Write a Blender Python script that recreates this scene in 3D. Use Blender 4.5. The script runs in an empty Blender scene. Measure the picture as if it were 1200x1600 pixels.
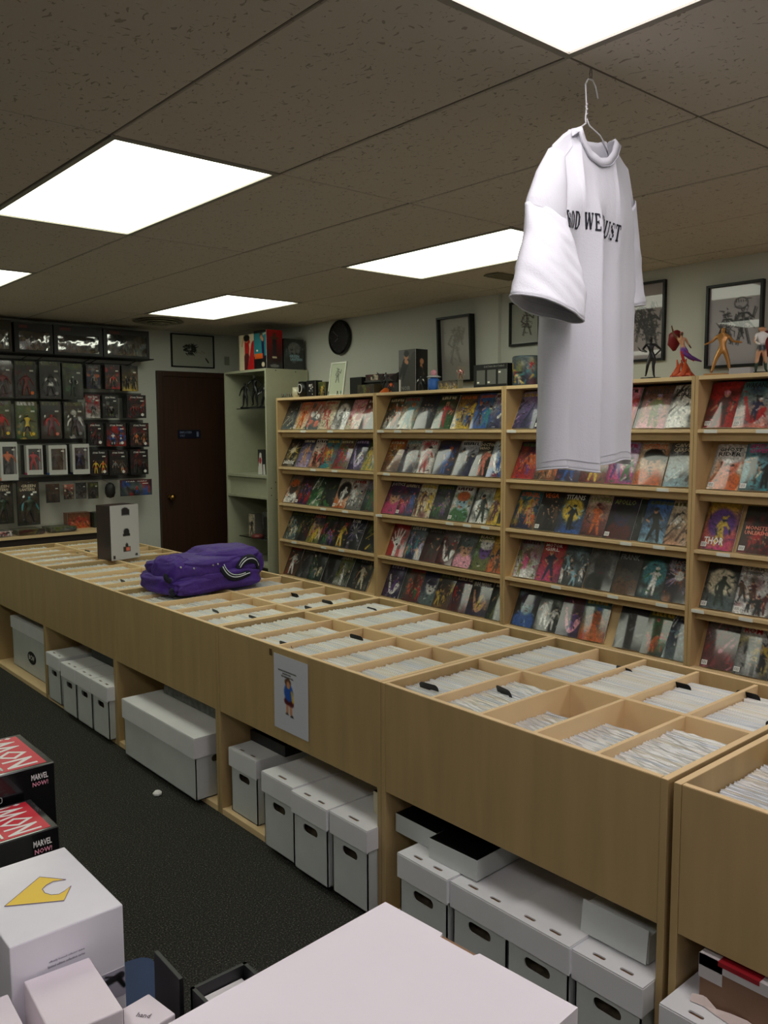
import bpy, bmesh, math, random
import numpy as np
from mathutils import Vector, Matrix, noise
from mathutils.geometry import tessellate_polygon
random.seed(7); RNG = np.random.default_rng(11)
scene = bpy.context.scene; COL = scene.collection; R = math.radians
H = 1.56                                   # eye height above the floor

# ---------------------------------------------------------------- camera, world, exposure, light colours
F_PX, PITCH, ROLL, YAW = 1326.1, 0.09892, -0.005293, 0.713734
cam_d = bpy.data.cameras.new('camera'); cam = bpy.data.objects.new('camera', cam_d); COL.objects.link(cam)
cam_d.sensor_fit = 'HORIZONTAL'; cam_d.sensor_width = 36.0; cam_d.lens = F_PX*36.0/1200.0
cam_d.clip_start = 0.02; cam_d.clip_end = 60
_F = Vector((math.sin(YAW)*math.cos(PITCH), math.cos(YAW)*math.cos(PITCH), -math.sin(PITCH)))
_R0 = Vector((math.cos(YAW), -math.sin(YAW), 0)); _U0 = _R0.cross(_F)
_R = math.cos(ROLL)*_R0+math.sin(ROLL)*_U0; _U = -math.sin(ROLL)*_R0+math.cos(ROLL)*_U0
cam.matrix_world = Matrix(((_R.x, _U.x, -_F.x, 0), (_R.y, _U.y, -_F.y, 0), (_R.z, _U.z, -_F.z, H), (0, 0, 0, 1)))
scene.camera = cam
w = bpy.data.worlds.new('world'); scene.world = w; w.use_nodes = True
w.node_tree.nodes['Background'].inputs[0].default_value = (.05, .05, .05, 1)
w.node_tree.nodes['Background'].inputs[1].default_value = 0.2
scene.view_settings.view_transform = 'Standard'; scene.view_settings.look = 'None'
scene.view_settings.gamma = 1.0; scene.view_settings.use_curve_mapping = False
scene.view_settings.exposure = 0.40
LAMP_BACK = ((0.96, 1.0, 0.82), 3.4)       # colour, strength of the panels over the back of the shop
LAMP_FRONT = ((1.0, 0.94, 0.97), 4.1)

# ---------------------------------------------------------------- materials
def lin(c):
    return tuple((x/12.92 if x <= .04045 else ((x+.055)/1.055)**2.4) for x in c)
def hexc(r, g, b): return lin((r/255, g/255, b/255))
MATS = {}
def mat(name, rgb, rough=.5, metal=0, coat=0, noise_amt=0, noise_scale=20, bump=0, bump_scale=80, spec=.5, stretch=None, coat_rough=.05):
    if name in MATS: return MATS[name]
    m = bpy.data.materials.new(name); m.use_nodes = True; nt = m.node_tree; b = nt.nodes['Principled BSDF']
    c = hexc(*rgb); b.inputs['Base Color'].default_value = (*c, 1); b.inputs['Roughness'].default_value = rough
    b.inputs['Metallic'].default_value = metal; b.inputs['Coat Weight'].default_value = coat; b.inputs['Coat Roughness'].default_value = coat_rough
    b.inputs['Specular IOR Level'].default_value = spec
    if noise_amt or bump:
        tc = nt.nodes.new('ShaderNodeTexCoord'); mp = nt.nodes.new('ShaderNodeMapping'); nt.links.new(tc.outputs['Object'], mp.inputs[0])
        if stretch: mp.inputs['Scale'].default_value = stretch
    if noise_amt:
        n = nt.nodes.new('ShaderNodeTexNoise'); n.inputs['Scale'].default_value = noise_scale; n.inputs['Detail'].default_value = 4
        nt.links.new(mp.outputs[0], n.inputs['Vector'])
        r = nt.nodes.new('ShaderNodeValToRGB'); nt.links.new(n.outputs[0], r.inputs[0])
        r.color_ramp.elements[0].position = .3; r.color_ramp.elements[1].position = .7
        r.color_ramp.elements[0].color = (*[x*(1-noise_amt) for x in c], 1); r.color_ramp.elements[1].color = (*[min(1, x*(1+noise_amt*.6)) for x in c], 1)
        nt.links.new(r.outputs[0], b.inputs['Base Color'])
    if bump:
        n2 = nt.nodes.new('ShaderNodeTexNoise'); n2.inputs['Scale'].default_value = bump_scale; n2.inputs['Detail'].default_value = 3
        nt.links.new(mp.outputs[0], n2.inputs['Vector'])
        bp = nt.nodes.new('ShaderNodeBump'); bp.inputs['Strength'].default_value = bump; bp.inputs['Distance'].default_value = .01
        nt.links.new(n2.outputs[0], bp.inputs['Height']); nt.links.new(bp.outputs[0], b.inputs['Normal'])
        if coat: nt.links.new(bp.outputs[0], b.inputs['Coat Normal'])
    MATS[name] = m; return m
def vcol(name, rough=.4, coat=0, coat_rough=.08, bump=0, bump_scale=12, spec=.5):
    if name in MATS: return MATS[name]
    m = mat(name, (128, 128, 128), rough, coat=coat, bump=bump, bump_scale=bump_scale, spec=spec, coat_rough=coat_rough)
    nt = m.node_tree; a = nt.nodes.new('ShaderNodeAttribute'); a.attribute_name = 'Col'
    nt.links.new(a.outputs['Color'], nt.nodes['Principled BSDF'].inputs['Base Color']); return m
WOOD = mat('maple_laminate', (178, 152, 106), .42, noise_amt=.10, noise_scale=3.5, stretch=(5, 5, .6), spec=.35)
WOOD_L = mat('maple_lit_tone', (230, 200, 152), .45, noise_amt=.06, noise_scale=5)  # lighter copy of the maple, brightness of lit edges put into the colour
WOOD_R = mat('rack_laminate', (204, 172, 122), .45, noise_amt=.08, noise_scale=3, stretch=(4, 4, .6))
GREY_M = mat('grey_melamine', (176, 178, 152), .5, noise_amt=.04)
WALL = mat('wall_paint', (206, 208, 198), .85, noise_amt=.03, noise_scale=3, bump=.04, bump_scale=200)
DOORW = mat('dark_walnut', (58, 32, 16), .5, noise_amt=.3, noise_scale=6, stretch=(8, 8, .5))
BOXW = mat('white_board', (226, 226, 228), .62, noise_amt=.05, noise_scale=6)
BOXW2 = mat('white_board_pinkish', (232, 226, 230), .6, noise_amt=.03, noise_scale=5)
BOXG = mat('shaded_white_board', (200, 204, 202), .65, noise_amt=.08, noise_scale=5)  # greyer copy of the lid board, shade on the box bodies put into colour
BLACK = mat('black_plastic', (8, 8, 9), .35, spec=.35)
BLACKM = mat('matte_black', (14, 14, 15), .8)
DARK = mat('dark_recess', (20, 17, 14), .9)
KRAFT = mat('kraft_edge', (134, 100, 70), .8)
BROWN = mat('brown_cardboard', (128, 96, 74), .8, noise_amt=.1)
WHITEP = mat('white_paper', (232, 230, 226), .7)
TAGP = mat('tag_paper', (238, 238, 230), .6)
BRASS = mat('brass', (170, 130, 70), .25, metal=1)
CHROME = mat('wire_steel', (190, 190, 190), .3, metal=1)
GREYP = mat('grey_rail', (92, 92, 90), .6)
SHIRT = mat('white_cotton', (216, 216, 222), .9, bump=.12, bump_scale=220, spec=.2)
INK = mat('black_ink', (22, 22, 34), .7)
PURPLE = mat('purple_nylon', (66, 32, 130), .6, noise_amt=.15, noise_scale=12, bump=.5, bump_scale=22)
NAVYRIB = mat('navy_ribbing', (14, 16, 34), .8)
STRIPE = mat('white_stripe', (222, 226, 232), .7)
RED = mat('red_print', (206, 26, 52), .4)
YEL = mat('yellow_print', (240, 204, 60), .4)
COVER = vcol('printed_cover', .45, coat=.9, coat_rough=.09, bump=.05, bump_scale=9)
PRINT = vcol('printed_card', .5, coat=.25, coat_rough=.2)
ARTP = vcol('framed_art', .5, coat=1.0, coat_rough=.02)
VPAINT = vcol('painted_figure', .4, coat=.2)
def bagged(name, c, t):
    m = mat(name, c, .38, coat=.5, noise_amt=t, noise_scale=60, stretch=(1, .2, 1), coat_rough=.2); return m
BAGS = [bagged('bagged_white', (252, 252, 248), .03), bagged('bagged_pale_grey', (242, 242, 238), .05), bagged('bagged_cream', (248, 244, 232), .05), bagged('bagged_bluish', (236, 240, 243), .07)]
BAG_OLD = bagged('bagged_old_paper', (150, 138, 112), .4)
def clear(name, alpha=.16, rough=.06):
    m = bpy.data.materials.new(name); m.use_nodes = True; nt = m.node_tree; nt.nodes.clear()
    o = nt.nodes.new('ShaderNodeOutputMaterial'); mx = nt.nodes.new('ShaderNodeMixShader'); tr = nt.nodes.new('ShaderNodeBsdfTransparent'); gl = nt.nodes.new('ShaderNodeBsdfGlossy')
    gl.inputs['Roughness'].default_value = rough; mx.inputs[0].default_value = alpha
    nt.links.new(tr.outputs[0], mx.inputs[1]); nt.links.new(gl.outputs[0], mx.inputs[2]); nt.links.new(mx.outputs[0], o.inputs[0]); MATS[name] = m; return m
CLEAR = clear('clear_plastic', .09, .08)
GLASS = clear('clear_glass', .12, .02)
WINDOWF = clear('crinkled_window_film', .30, .12)
def emit(name, col, s):
    m = bpy.data.materials.new(name); m.use_nodes = True; b = m.node_tree.nodes['Principled BSDF']
    b.inputs['Base Color'].default_value = (.8, .8, .8, 1); b.inputs['Emission Color'].default_value = (*col, 1); b.inputs['Emission Strength'].default_value = s; return m
# ceiling tile: mineral fibre with dark fissures
def tile_mat():
    m = bpy.data.materials.new('mineral_tile'); m.use_nodes = True; nt = m.node_tree; b = nt.nodes['Principled BSDF']; b.inputs['Roughness'].default_value = .95
    g = nt.nodes.new('ShaderNodeNewGeometry')
    def fiss(scale, st, thr):
        mp = nt.nodes.new('ShaderNodeMapping'); mp.inputs['Scale'].default_value = st; mp.inputs['Rotation'].default_value = (0, 0, .3)
        n0 = nt.nodes.new('ShaderNodeTexNoise'); n0.inputs['Scale'].default_value = 14; nt.links.new(g.outputs['Position'], n0.inputs['Vector'])
        mx = nt.nodes.new('ShaderNodeVectorMath'); mx.operation = 'MULTIPLY_ADD'; nt.links.new(n0.outputs['Color'], mx.inputs[0]); mx.inputs[1].default_value = (.06, .06, 0); nt.links.new(g.outputs['Position'], mx.inputs[2])
        nt.links.new(mx.outputs[0], mp.inputs[0])
        n = nt.nodes.new('ShaderNodeTexNoise'); n.inputs['Scale'].default_value = scale; n.inputs['Detail'].default_value = 1; nt.links.new(mp.outputs[0], n.inputs['Vector'])
        r = nt.nodes.new('ShaderNodeMapRange'); r.inputs[1].default_value = thr; r.inputs[2].default_value = thr+.03; nt.links.new(n.outputs[0], r.inputs[0]); return r
    a = fiss(95, (1, .38, 1), .68); c = fiss(120, (.4, 1.1, 1), .70)
    ad = nt.nodes.new('ShaderNodeMath'); ad.operation = 'MAXIMUM'; nt.links.new(a.outputs[0], ad.inputs[0]); nt.links.new(c.outputs[0], ad.inputs[1])
    mix = nt.nodes.new('ShaderNodeMix'); mix.data_type = 'RGBA'; mix.inputs[6].default_value = (*hexc(208, 198, 182), 1); mix.inputs[7].default_value = (*hexc(164, 154, 138), 1)
    nt.links.new(ad.outputs[0], mix.inputs[0]); nt.links.new(mix.outputs[2], b.inputs['Base Color'])
    bp = nt.nodes.new('ShaderNodeBump'); bp.invert = True; bp.inputs['Strength'].default_value = .5; bp.inputs['Distance'].default_value = .004
    nt.links.new(ad.outputs[0], bp.inputs['Height']); nt.links.new(bp.outputs[0], b.inputs['Normal']); return m
TILE = tile_mat()
def carpet_mat():
    m = bpy.data.materials.new('charcoal_carpet'); m.use_nodes = True; nt = m.node_tree; b = nt.nodes['Principled BSDF']; b.inputs['Roughness'].default_value = 1; b.inputs['Specular IOR Level'].default_value = .15
    g = nt.nodes.new('ShaderNodeNewGeometry')
    n = nt.nodes.new('ShaderNodeTexNoise'); n.inputs['Scale'].default_value = 210; n.inputs['Detail'].default_value = 2; nt.links.new(g.outputs['Position'], n.inputs['Vector'])
    r = nt.nodes.new('ShaderNodeValToRGB'); e = r.color_ramp.elements
    e[0].position = .35; e[0].color = (*hexc(34, 34, 32), 1); e[1].position = .60; e[1].color = (*hexc(66, 66, 61), 1)
    x = e.new(.70); x.color = (*hexc(120, 118, 108), 1)
    nt.links.new(n.outputs[0], r.inputs[0]); nt.links.new(r.outputs[0], b.inputs['Base Color'])
    bp = nt.nodes.new('ShaderNodeBump'); bp.inputs['Strength'].default_value = .9; bp.inputs['Distance'].default_value = .006
    nt.links.new(n.outputs[0], bp.inputs['Height']); nt.links.new(bp.outputs[0], b.inputs['Normal']); return m
CARPET = carpet_mat()

# ---------------------------------------------------------------- building helpers
class MB:
    def __init__(s): s.v = []; s.f = []; s.m = []; s.cur = 0
    def add(s, vs, fs, M=None):
        o = len(s.v)
        s.v += [tuple(M @ Vector(v)) if M is not None else tuple(v) for v in vs]
        s.f += [tuple(o+i for i in f) for f in fs]; s.m += [s.cur]*len(fs); return s
    def box(s, x0, y0, z0, x1, y1, z1, M=None):
        if x0 > x1: x0, x1 = x1, x0
        if y0 > y1: y0, y1 = y1, y0
        if z0 > z1: z0, z1 = z1, z0
        return s.add([(x0, y0, z0), (x1, y0, z0), (x1, y1, z0), (x0, y1, z0), (x0, y0, z1), (x1, y0, z1), (x1, y1, z1), (x0, y1, z1)],
                     [(0, 3, 2, 1), (4, 5, 6, 7), (0, 1, 5, 4), (1, 2, 6, 5), (2, 3, 7, 6), (3, 0, 4, 7)], M)
    def tube(s, path, r, n=6, closed=False):
        path = [Vector(p) for p in path]; L = len(path); rs = r if hasattr(r, '__len__') else [r]*L
        vs = []; up = Vector((0, 0, 1)); prev = None
        for i, p in enumerate(path):
            a = path[(i-1) % L] if (closed or i > 0) else p; b = path[(i+1) % L] if (closed or i < L-1) else p
            t = (b-a).normalized() if (b-a).length > 1e-9 else Vector((0, 0, 1))
            if prev is None:
                ref = up if abs(t.z) < .9 else Vector((1, 0, 0)); x = t.cross(ref).normalized()
            else: x = (prev-t*prev.dot(t)).normalized()
            prev = x; y = t.cross(x)
            for k in range(n):
                an = 2*math.pi*k/n; vs.append(p+(x*math.cos(an)+y*math.sin(an))*rs[i])
        fs = []
        for i in range(L if closed else L-1):
            for k in range(n):
                a = i*n+k; b = i*n+(k+1) % n; c = ((i+1) % L)*n+(k+1) % n; d = ((i+1) % L)*n+k; fs.append((a, b, c, d))
        if not closed: fs.append(tuple(range(n-1, -1, -1))); fs.append(tuple((L-1)*n+k for k in range(n)))
        return s.add(vs, fs)
    def lathe(s, prof, n=20, M=None):
        vs = [(r*math.cos(2*math.pi*k/n), r*math.sin(2*math.pi*k/n), z) for r, z in prof for k in range(n)]
        fs = [(i*n+k, i*n+(k+1) % n, (i+1)*n+(k+1) % n, (i+1)*n+k) for i in range(len(prof)-1) for k in range(n)]
        fs.append(tuple(range(n-1, -1, -1))); fs.append(tuple((len(prof)-1)*n+k for k in range(n)))
        return s.add(vs, fs, M)
    def prism(s, pts, t, M=None, holes=()):
        """flat outline in local XY (with holes), thickness t along +Z"""
        loops = [list(pts)]+[list(h) for h in holes]; flat = [p for l in loops for p in l]; n = len(flat)
        tris = tessellate_polygon([[Vector((p[0], p[1], 0)) for p in l] for l in loops])
        vs = [(p[0], p[1], 0) for p in flat]+[(p[0], p[1], t) for p in flat]
        fs = []
        for a, b, c in tris:
            A, B, C = flat[a], flat[b], flat[c]; cr = (B[0]-A[0])*(C[1]-A[1])-(B[1]-A[1])*(C[0]-A[0])
            if cr < 0: b, c = c, b
            fs.append((a, c, b)); fs.append((a+n, b+n, c+n))
        o = 0
        for l in loops:
            m = len(l)
            for i in range(m): fs.append((o+i, o+(i+1) % m, o+(i+1) % m+n, o+i+n))
            o += m
        return s.add(vs, fs, M)
    def mesh(s, name, mats, smooth=False, recalc=True):
        me = bpy.data.meshes.new(name); me.from_pydata(s.v, [], s.f)
        for m in (mats if isinstance(mats, (list, tuple)) else [mats]): me.materials.append(m)
        if any(s.m): me.polygons.foreach_set('material_index', s.m)
        if recalc:
            b = bmesh.new(); b.from_mesh(me); bmesh.ops.recalc_face_normals(b, faces=b.faces); b.to_mesh(me); b.free()
        if smooth: me.polygons.foreach_set('use_smooth', [True]*len(me.polygons))
        me.update(); return me
    def build(s, name, mats, parent=None, loc=(0, 0, 0), rz=0, smooth=False, bevel=0):
        o = link(name, s.mesh(name, mats, smooth), parent, loc, rz)
        if bevel:
            md = o.modifiers.new('bevel', 'BEVEL'); md.width = bevel; md.segments = 2; md.limit_method = 'ANGLE'
        return o
def link(name, me, parent=None, loc=(0, 0, 0), rz=0):
    o = bpy.data.objects.new(name, me); COL.objects.link(o); o.location = loc
    if rz: o.rotation_euler = (0, 0, rz)
    if parent: o.parent = parent
    return o
def tag(o, label, cat, group=None, kind=None):
    if label: o['label'] = label
    if cat: o['category'] = cat
    if group: o['group'] = group
    if kind: o['kind'] = kind
    return o
def thing(name, label, cat, loc=(0, 0, 0), rz=0, group=None):
    o = bpy.data.objects.new(name, None); COL.objects.link(o); o.location = loc; o.rotation_euler = (0, 0, rz); o.empty_display_size = .02
    return tag(o, label, cat, group)
def struct(name, mb, m, parent=None, **k):
    o = mb.build(name, m, parent, **k); o['kind'] = 'structure'; return o
def copy_tree(o, parent=None):
    c = o.copy(); COL.objects.link(c); c.parent = parent
    for ch in list(o.children): copy_tree(ch, c)
    return c
def rrect(w, h, r=None, n=4, cx=0, cy=0):
    r = min(w, h)/2*.98 if r is None else r; pts = []
    for qx, qy, a0 in ((1, 1, 0), (-1, 1, 90), (-1, -1, 180), (1, -1, 270)):
        for k in range(n+1):
            a = R(a0+90*k/n); pts.append((cx+qx*(w/2-r)+r*math.cos(a), cy+qy*(h/2-r)+r*math.sin(a)))
    return pts
def frame_yz(x, y, z, flip=False):
    """matrix: local X -> -Y world (reads left to right from the aisle), local Y -> Z, local Z -> -X (towards the aisle)"""
    return Matrix(((0, 0, -1, x), (-1, 0, 0, y), (0, 1, 0, z), (0, 0, 0, 1)))
def frame_xz(x, y, z):
    """local X -> X world, local Y -> Z, local Z -> -Y (towards the viewer)"""
    return Matrix(((1, 0, 0, x), (0, 0, -1, y), (0, 1, 0, z), (0, 0, 0, 1)))
# flat text as mesh, cached, normalised to the unit square
_T = {}
def text_geo(s, bold=.02):
    if s not in _T:
        cu = bpy.data.curves.new('t', 'FONT'); cu.body = s; cu.offset = bold; cu.resolution_u = 1; cu.align_x = 'LEFT'
        ob = bpy.data.objects.new('t', cu); me = bpy.data.meshes.new_from_object(ob)
        v = [tuple(a.co) for a in me.vertices]; f = [tuple(p.vertices) for p in me.polygons]
        bpy.data.objects.remove(ob); bpy.data.meshes.remove(me)
        xs = [a[0] for a in v]; ys = [a[1] for a in v]; x0, x1, y0, y1 = min(xs), max(xs), min(ys), max(ys)
        _T[s] = ([((a[0]-x0)/(x1-x0), (a[1]-y0)/(y1-y0), 0) for a in v], f)
    return _T[s]
def add_text(mb, s, M, x, y, w, h, z=.0006):
    v, f = text_geo(s); mb.add([(x+a[0]*w, y+a[1]*h, z) for a in v], f, M); return mb

# ---------------------------------------------------------------- print painting (vertex colours of flat print)
CL = dict(k=(18, 17, 20), K=(48, 46, 50), w=(236, 234, 230), g=(130, 130, 128), r=(200, 34, 36), R=(104, 18, 26), o=(226, 110, 36), y=(230, 196, 60), b=(48, 104, 190), B=(28, 34, 84),
          c=(64, 150, 160), G=(62, 128, 66), D=(26, 56, 40), p=(116, 66, 160), P=(52, 30, 84), n=(108, 70, 42), t=(214, 160, 122), m=(214, 60, 130), l=(190, 172, 214), e=(226, 214, 184),
          s=(232, 134, 112), q=(96, 116, 120), v=(120, 128, 56), x=(74, 66, 56), f=(244, 170, 190), i=(150, 190, 206))
class Art:
    def __init__(s, W, Hh, asp, a, b):
        s.W, s.H, s.asp = W, Hh, asp
        s.u, s.v = np.meshgrid((np.arange(W)+.5)/W, (np.arange(Hh)+.5)/Hh*asp)
        t = (s.v/asp)[..., None]; s.img = (np.array(CL[a])*(1-t)+np.array(CL[b])*t)/255.
    def put(s, mask, c):
        c = np.array(CL[c] if isinstance(c, str) else c)/255.; s.img = s.img*(1-mask[..., None])+c*mask[..., None]
    def ell(s, cx, cy, rx, ry, c, rot=0, soft=.25):
        x = s.u-cx; y = s.v-cy; ca, sa = math.cos(rot), math.sin(rot); d = np.sqrt(((x*ca+y*sa)/rx)**2+((-x*sa+y*ca)/ry)**2)
        s.put(np.clip((1-d)/soft+.5, 0, 1), c)
    def cap(s, x0, y0, x1, y1, r, c, r1=None):
        dx, dy = x1-x0, y1-y0; t = np.clip(((s.u-x0)*dx+(s.v-y0)*dy)/(dx*dx+dy*dy+1e-9), 0, 1)
        d = np.hypot(s.u-x0-t*dx, s.v-y0-t*dy); rr = r if r1 is None else r+(r1-r)*t
        s.put(np.clip((rr-d)*s.W*.9+.5, 0, 1), c)
    def rect(s, x0, y0, x1, y1, c):
        s.put(((s.u > x0) & (s.u < x1) & (s.v > y0) & (s.v < y1)).astype(float), c)
    def fig(s, cx, cy, h, body, skin, hair, lean=0, rng=None):
        r = rng or RNG; a = lambda k: r.uniform(-k, k)*h
        hx, hy = cx+lean*h*.5, cy-h*.42; sx, sy = cx+lean*h*.35, cy-h*.28; px, py = cx, cy+h*.05
        s.cap(px-.05*h, py, px-.12*h+a(.08), cy+h*.5, .065*h, body, .035*h); s.cap(px+.05*h, py, px+.13*h+a(.08), cy+h*.5, .065*h, body, .035*h)
        s.cap(sx, sy, px, py, .12*h, body, .085*h)
        for q in (-1, 1):
            ex, ey = sx+q*(.19+r.uniform(0, .08))*h, sy+.12*h+a(.1); s.cap(sx+q*.1*h, sy, ex, ey, .04*h, body, .03*h); s.cap(ex, ey, ex+q*a(.15), ey+.12*h+a(.15), .03*h, skin, .025*h)
        s.ell(hx, hy, .075*h, .095*h, skin); s.ell(hx, hy-.05*h, .085*h, .06*h, hair)
def paint(spec, W=36, Hh=52, seed=0):
    """spec: bgTop bgBottom kind accents titlecolour(or -)"""
    bg1, bg2, kind, acc, tc = spec.split(); r = np.random.default_rng(seed+77); A = Art(W, Hh, Hh/W, bg1, bg2); S = A.asp
    for k in range(9):                                        # mottled backdrop in the accent colours
        c = acc[r.integers(len(acc))]; m = np.clip(1-np.hypot((A.u-r.uniform(0, 1))/r.uniform(.1, .3), (A.v-r.uniform(.2, S))/r.uniform(.1, .35)), 0, 1)
        A.put(m*.55, c)
    a = (acc*4)
    if kind == 'f': A.fig(.5, S*.58, S*.72, a[0], 't' if a[1] != 't' else 'e', a[2], r.uniform(-.3, .3), r)
    if kind == 'd':
        A.fig(.33, S*.55, S*.6, a[0], 't', a[2], -.2, r); A.fig(.68, S*.65, S*.55, a[1], 'e', 'k', .2, r)
    if kind == 'c':
        for k in range(7): A.fig(r.uniform(.1, .9), S*r.uniform(.35, .8), S*r.uniform(.3, .42), a[k % len(acc)], 't', a[(k+1) % len(acc)], r.uniform(-.5, .5), r)
    if kind == 'b':
        cx, cy = .5, S*.42
        for k in range(16):
            an = r.uniform(0, 6.28); L = r.uniform(.25, .55); A.cap(cx, cy, cx+L*math.cos(an), cy+L*math.sin(an), .035, a[k % 2], .008)
        A.ell(cx, cy, .16, .16, a[2])
    if kind == 'h':
        A.ell(.5, S*.85, .46, .4, a[1]); A.ell(.52, S*.45, .27, .36, a[0]); A.ell(.52, S*.3, .31, .2, a[2])
        A.ell(.42, S*.47, .05, .03, 'k'); A.ell(.62, S*.47, .05, .03, 'k'); A.ell(.53, S*.6, .08, .025, 'R')
    if kind == 'm': A.ell(.5, S*.42, .4, .42, a[0]); A.fig(.52, S*.6, S*.6, a[1], a[2], a[1], .1, r)
    if kind == 'a':
        for k in range(16): A.ell(r.uniform(0, 1), r.uniform(.15, S), r.uniform(.05, .2), r.uniform(.04, .16), a[r.integers(len(acc))], r.uniform(0, 3))
    if kind == 's':
        for k in range(9):
            x = r.uniform(-.1, 1); y = r.uniform(.2, S); A.cap(x, y, x+r.uniform(.1, .5), y-r.uniform(.1, .6), r.uniform(.015, .06), a[k % len(acc)], .01)
    if kind == 'x':
        A.cap(.5, S*.95, .5, S*.62, .1, a[0]); A.ell(.5, S*.55, .19, .2, a[0])
        for q, L in ((-.22, .3), (-.09, .44), (.05, .46), (.18, .4)): A.cap(.5+q*.7, S*.48, .5+q*1.4, S*.48-L, .042, a[0], .03)
        A.cap(.36, S*.62, .13, S*.45, .045, a[0], .03); A.ell(.52, S*.64, .06, .05, a[1])
    if kind == 'w':                                           # swoosh
        for k in range(24):
            t = k/23; A.ell(.2+.55*t, S*(.35+.5*math.sin(t*2.6)), .05+.05*t, .05+.04*t, a[0])
        A.fig(.55, S*.6, S*.45, a[1], 't', a[2], .3, r)
    if tc != '-':                                             # rough masthead strokes
        n = r.integers(5, 8)
        for k in range(n):
            x = .12+.76*k/n; A.rect(x, .07, x+.5/n, .2, tc); A.rect(x, .07 if k % 2 else .16, x+.7/n, .1 if k % 2 else .2, tc)
    for k in range(18 if W > 20 else 10):                     # busy small linework, as on printed covers
        x = r.uniform(0, 1); y = r.uniform(.25, S); an = r.uniform(0, 6.28); L = r.uniform(.04, .2)
        A.cap(x, y, x+L*math.cos(an), y+L*math.sin(an), r.uniform(.012, .03), ('k' if k % 3 == 0 else a[r.integers(len(acc))]), .006)
    n_ = np.repeat(np.repeat(r.random((Hh//2+1, W//2+1)), 2, 0), 2, 1)[:Hh, :W]
    A.img = A.img*(.84+.22*n_[..., None]); m_ = A.img.mean(2, keepdims=True); A.img = m_+(A.img-m_)*.84
    A.put(np.clip(r.random(A.u.shape)-.92, 0, 1)*2, a[0]); A.put(np.clip(r.random(A.u.shape)-.86, 0, 1)*2.5, 'k')
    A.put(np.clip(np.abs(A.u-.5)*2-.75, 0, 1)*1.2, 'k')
    return A.img
def set_cols(me, img, base=0):
    H2, W2, _ = img.shape; n = len(me.vertices); c = np.ones((n, 4), dtype=np.float32); c[:, :3] = .55
    l = np.clip(img, 0, 1)**1.22; l = np.where(l <= .04045, l/12.92, ((l+.055)/1.055)**2.4)
    c[base:base+H2*W2, :3] = l.reshape(-1, 3); at = me.color_attributes.new('Col', 'FLOAT_COLOR', 'POINT'); at.data.foreach_set('color', c.ravel())
def print_plate(img, w, h, t=.0, name='print', M=None, m=None, backm=None, curve=0):
    """printed plate: front face a vertex-colour grid in local XY (0..w, 0..h), facing +Z at z=t, with a plain body behind"""
    Hh, W, _ = img.shape
    vs = [(w*i/(W-1), h*(1-j/(Hh-1)), t+curve*math.sin(math.pi*i/(W-1))) for j in range(Hh) for i in range(W)]
    fs = [(j*W+i, (j+1)*W+i, (j+1)*W+i+1, j*W+i+1) for j in range(Hh-1) for i in range(W-1)]
    mb = MB(); mb.add(vs, fs, M)
    if t > 0: mb.cur = 1; mb.box(0, 0, 0, w, h, t*.97, M)
    me = mb.mesh(name, [m or PRINT, backm or WHITEP], recalc=False); set_cols(me, img)
    if curve: me.polygons.foreach_set('use_smooth', [True]*((W-1)*(Hh-1))+[False]*(len(me.polygons)-(W-1)*(Hh-1)))
    return me

# ---------------------------------------------------------------- the room shell
XW, XW2, YB, CZ = 4.34, 4.372, 7.15, 2.44
XL, YN = -3.2, -2.6
struct('floor', MB().box(XL, YN, -.1, 4.6, YB+.1, 0), CARPET)
struct('wall_back', MB().box(XL-.1, YB, 0, 4.6, YB+.12, CZ+.1), WALL)
struct('wall_right', MB().box(XW, 3.84, 0, 4.6, YB, CZ+.1).box(XW2, YN, 0, 4.6, 3.84, CZ+.1), WALL)
struct('wall_left', MB().box(XL-.12, YN, 0, XL, YB, CZ+.1), WALL)
struct('wall_front', MB().box(XL-.12, YN-.12, 0, 4.6, YN, CZ+.1), WALL)
GX, GY, TW, TL = 1.1206, 2.5389, .61, 1.22
ceil = struct('ceiling', MB().box(XL, YN, CZ+.03, 4.6, YB, CZ+.1), mat('ceiling_deck', (60, 58, 54), .9))
LAMPS = {(0, 0): LAMP_BACK, (0, 2): LAMP_BACK, (3, 0): LAMP_BACK, (3, 2): LAMP_BACK, (0, -2): LAMP_FRONT, (3, -2): LAMP_FRONT, (-3, 0): LAMP_BACK, (-3, 2): LAMP_BACK, (-3, -2): LAMP_FRONT, (0, -4): LAMP_FRONT, (3, -4): LAMP_FRONT, (-3, -4): LAMP_FRONT}
_tc = {}
i0, i1 = math.floor((XL-GX)/TW), math.ceil((4.4-GX)/TW); j0, j1 = math.floor((YN-GY)/TL), math.ceil((YB-GY)/TL)
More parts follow.
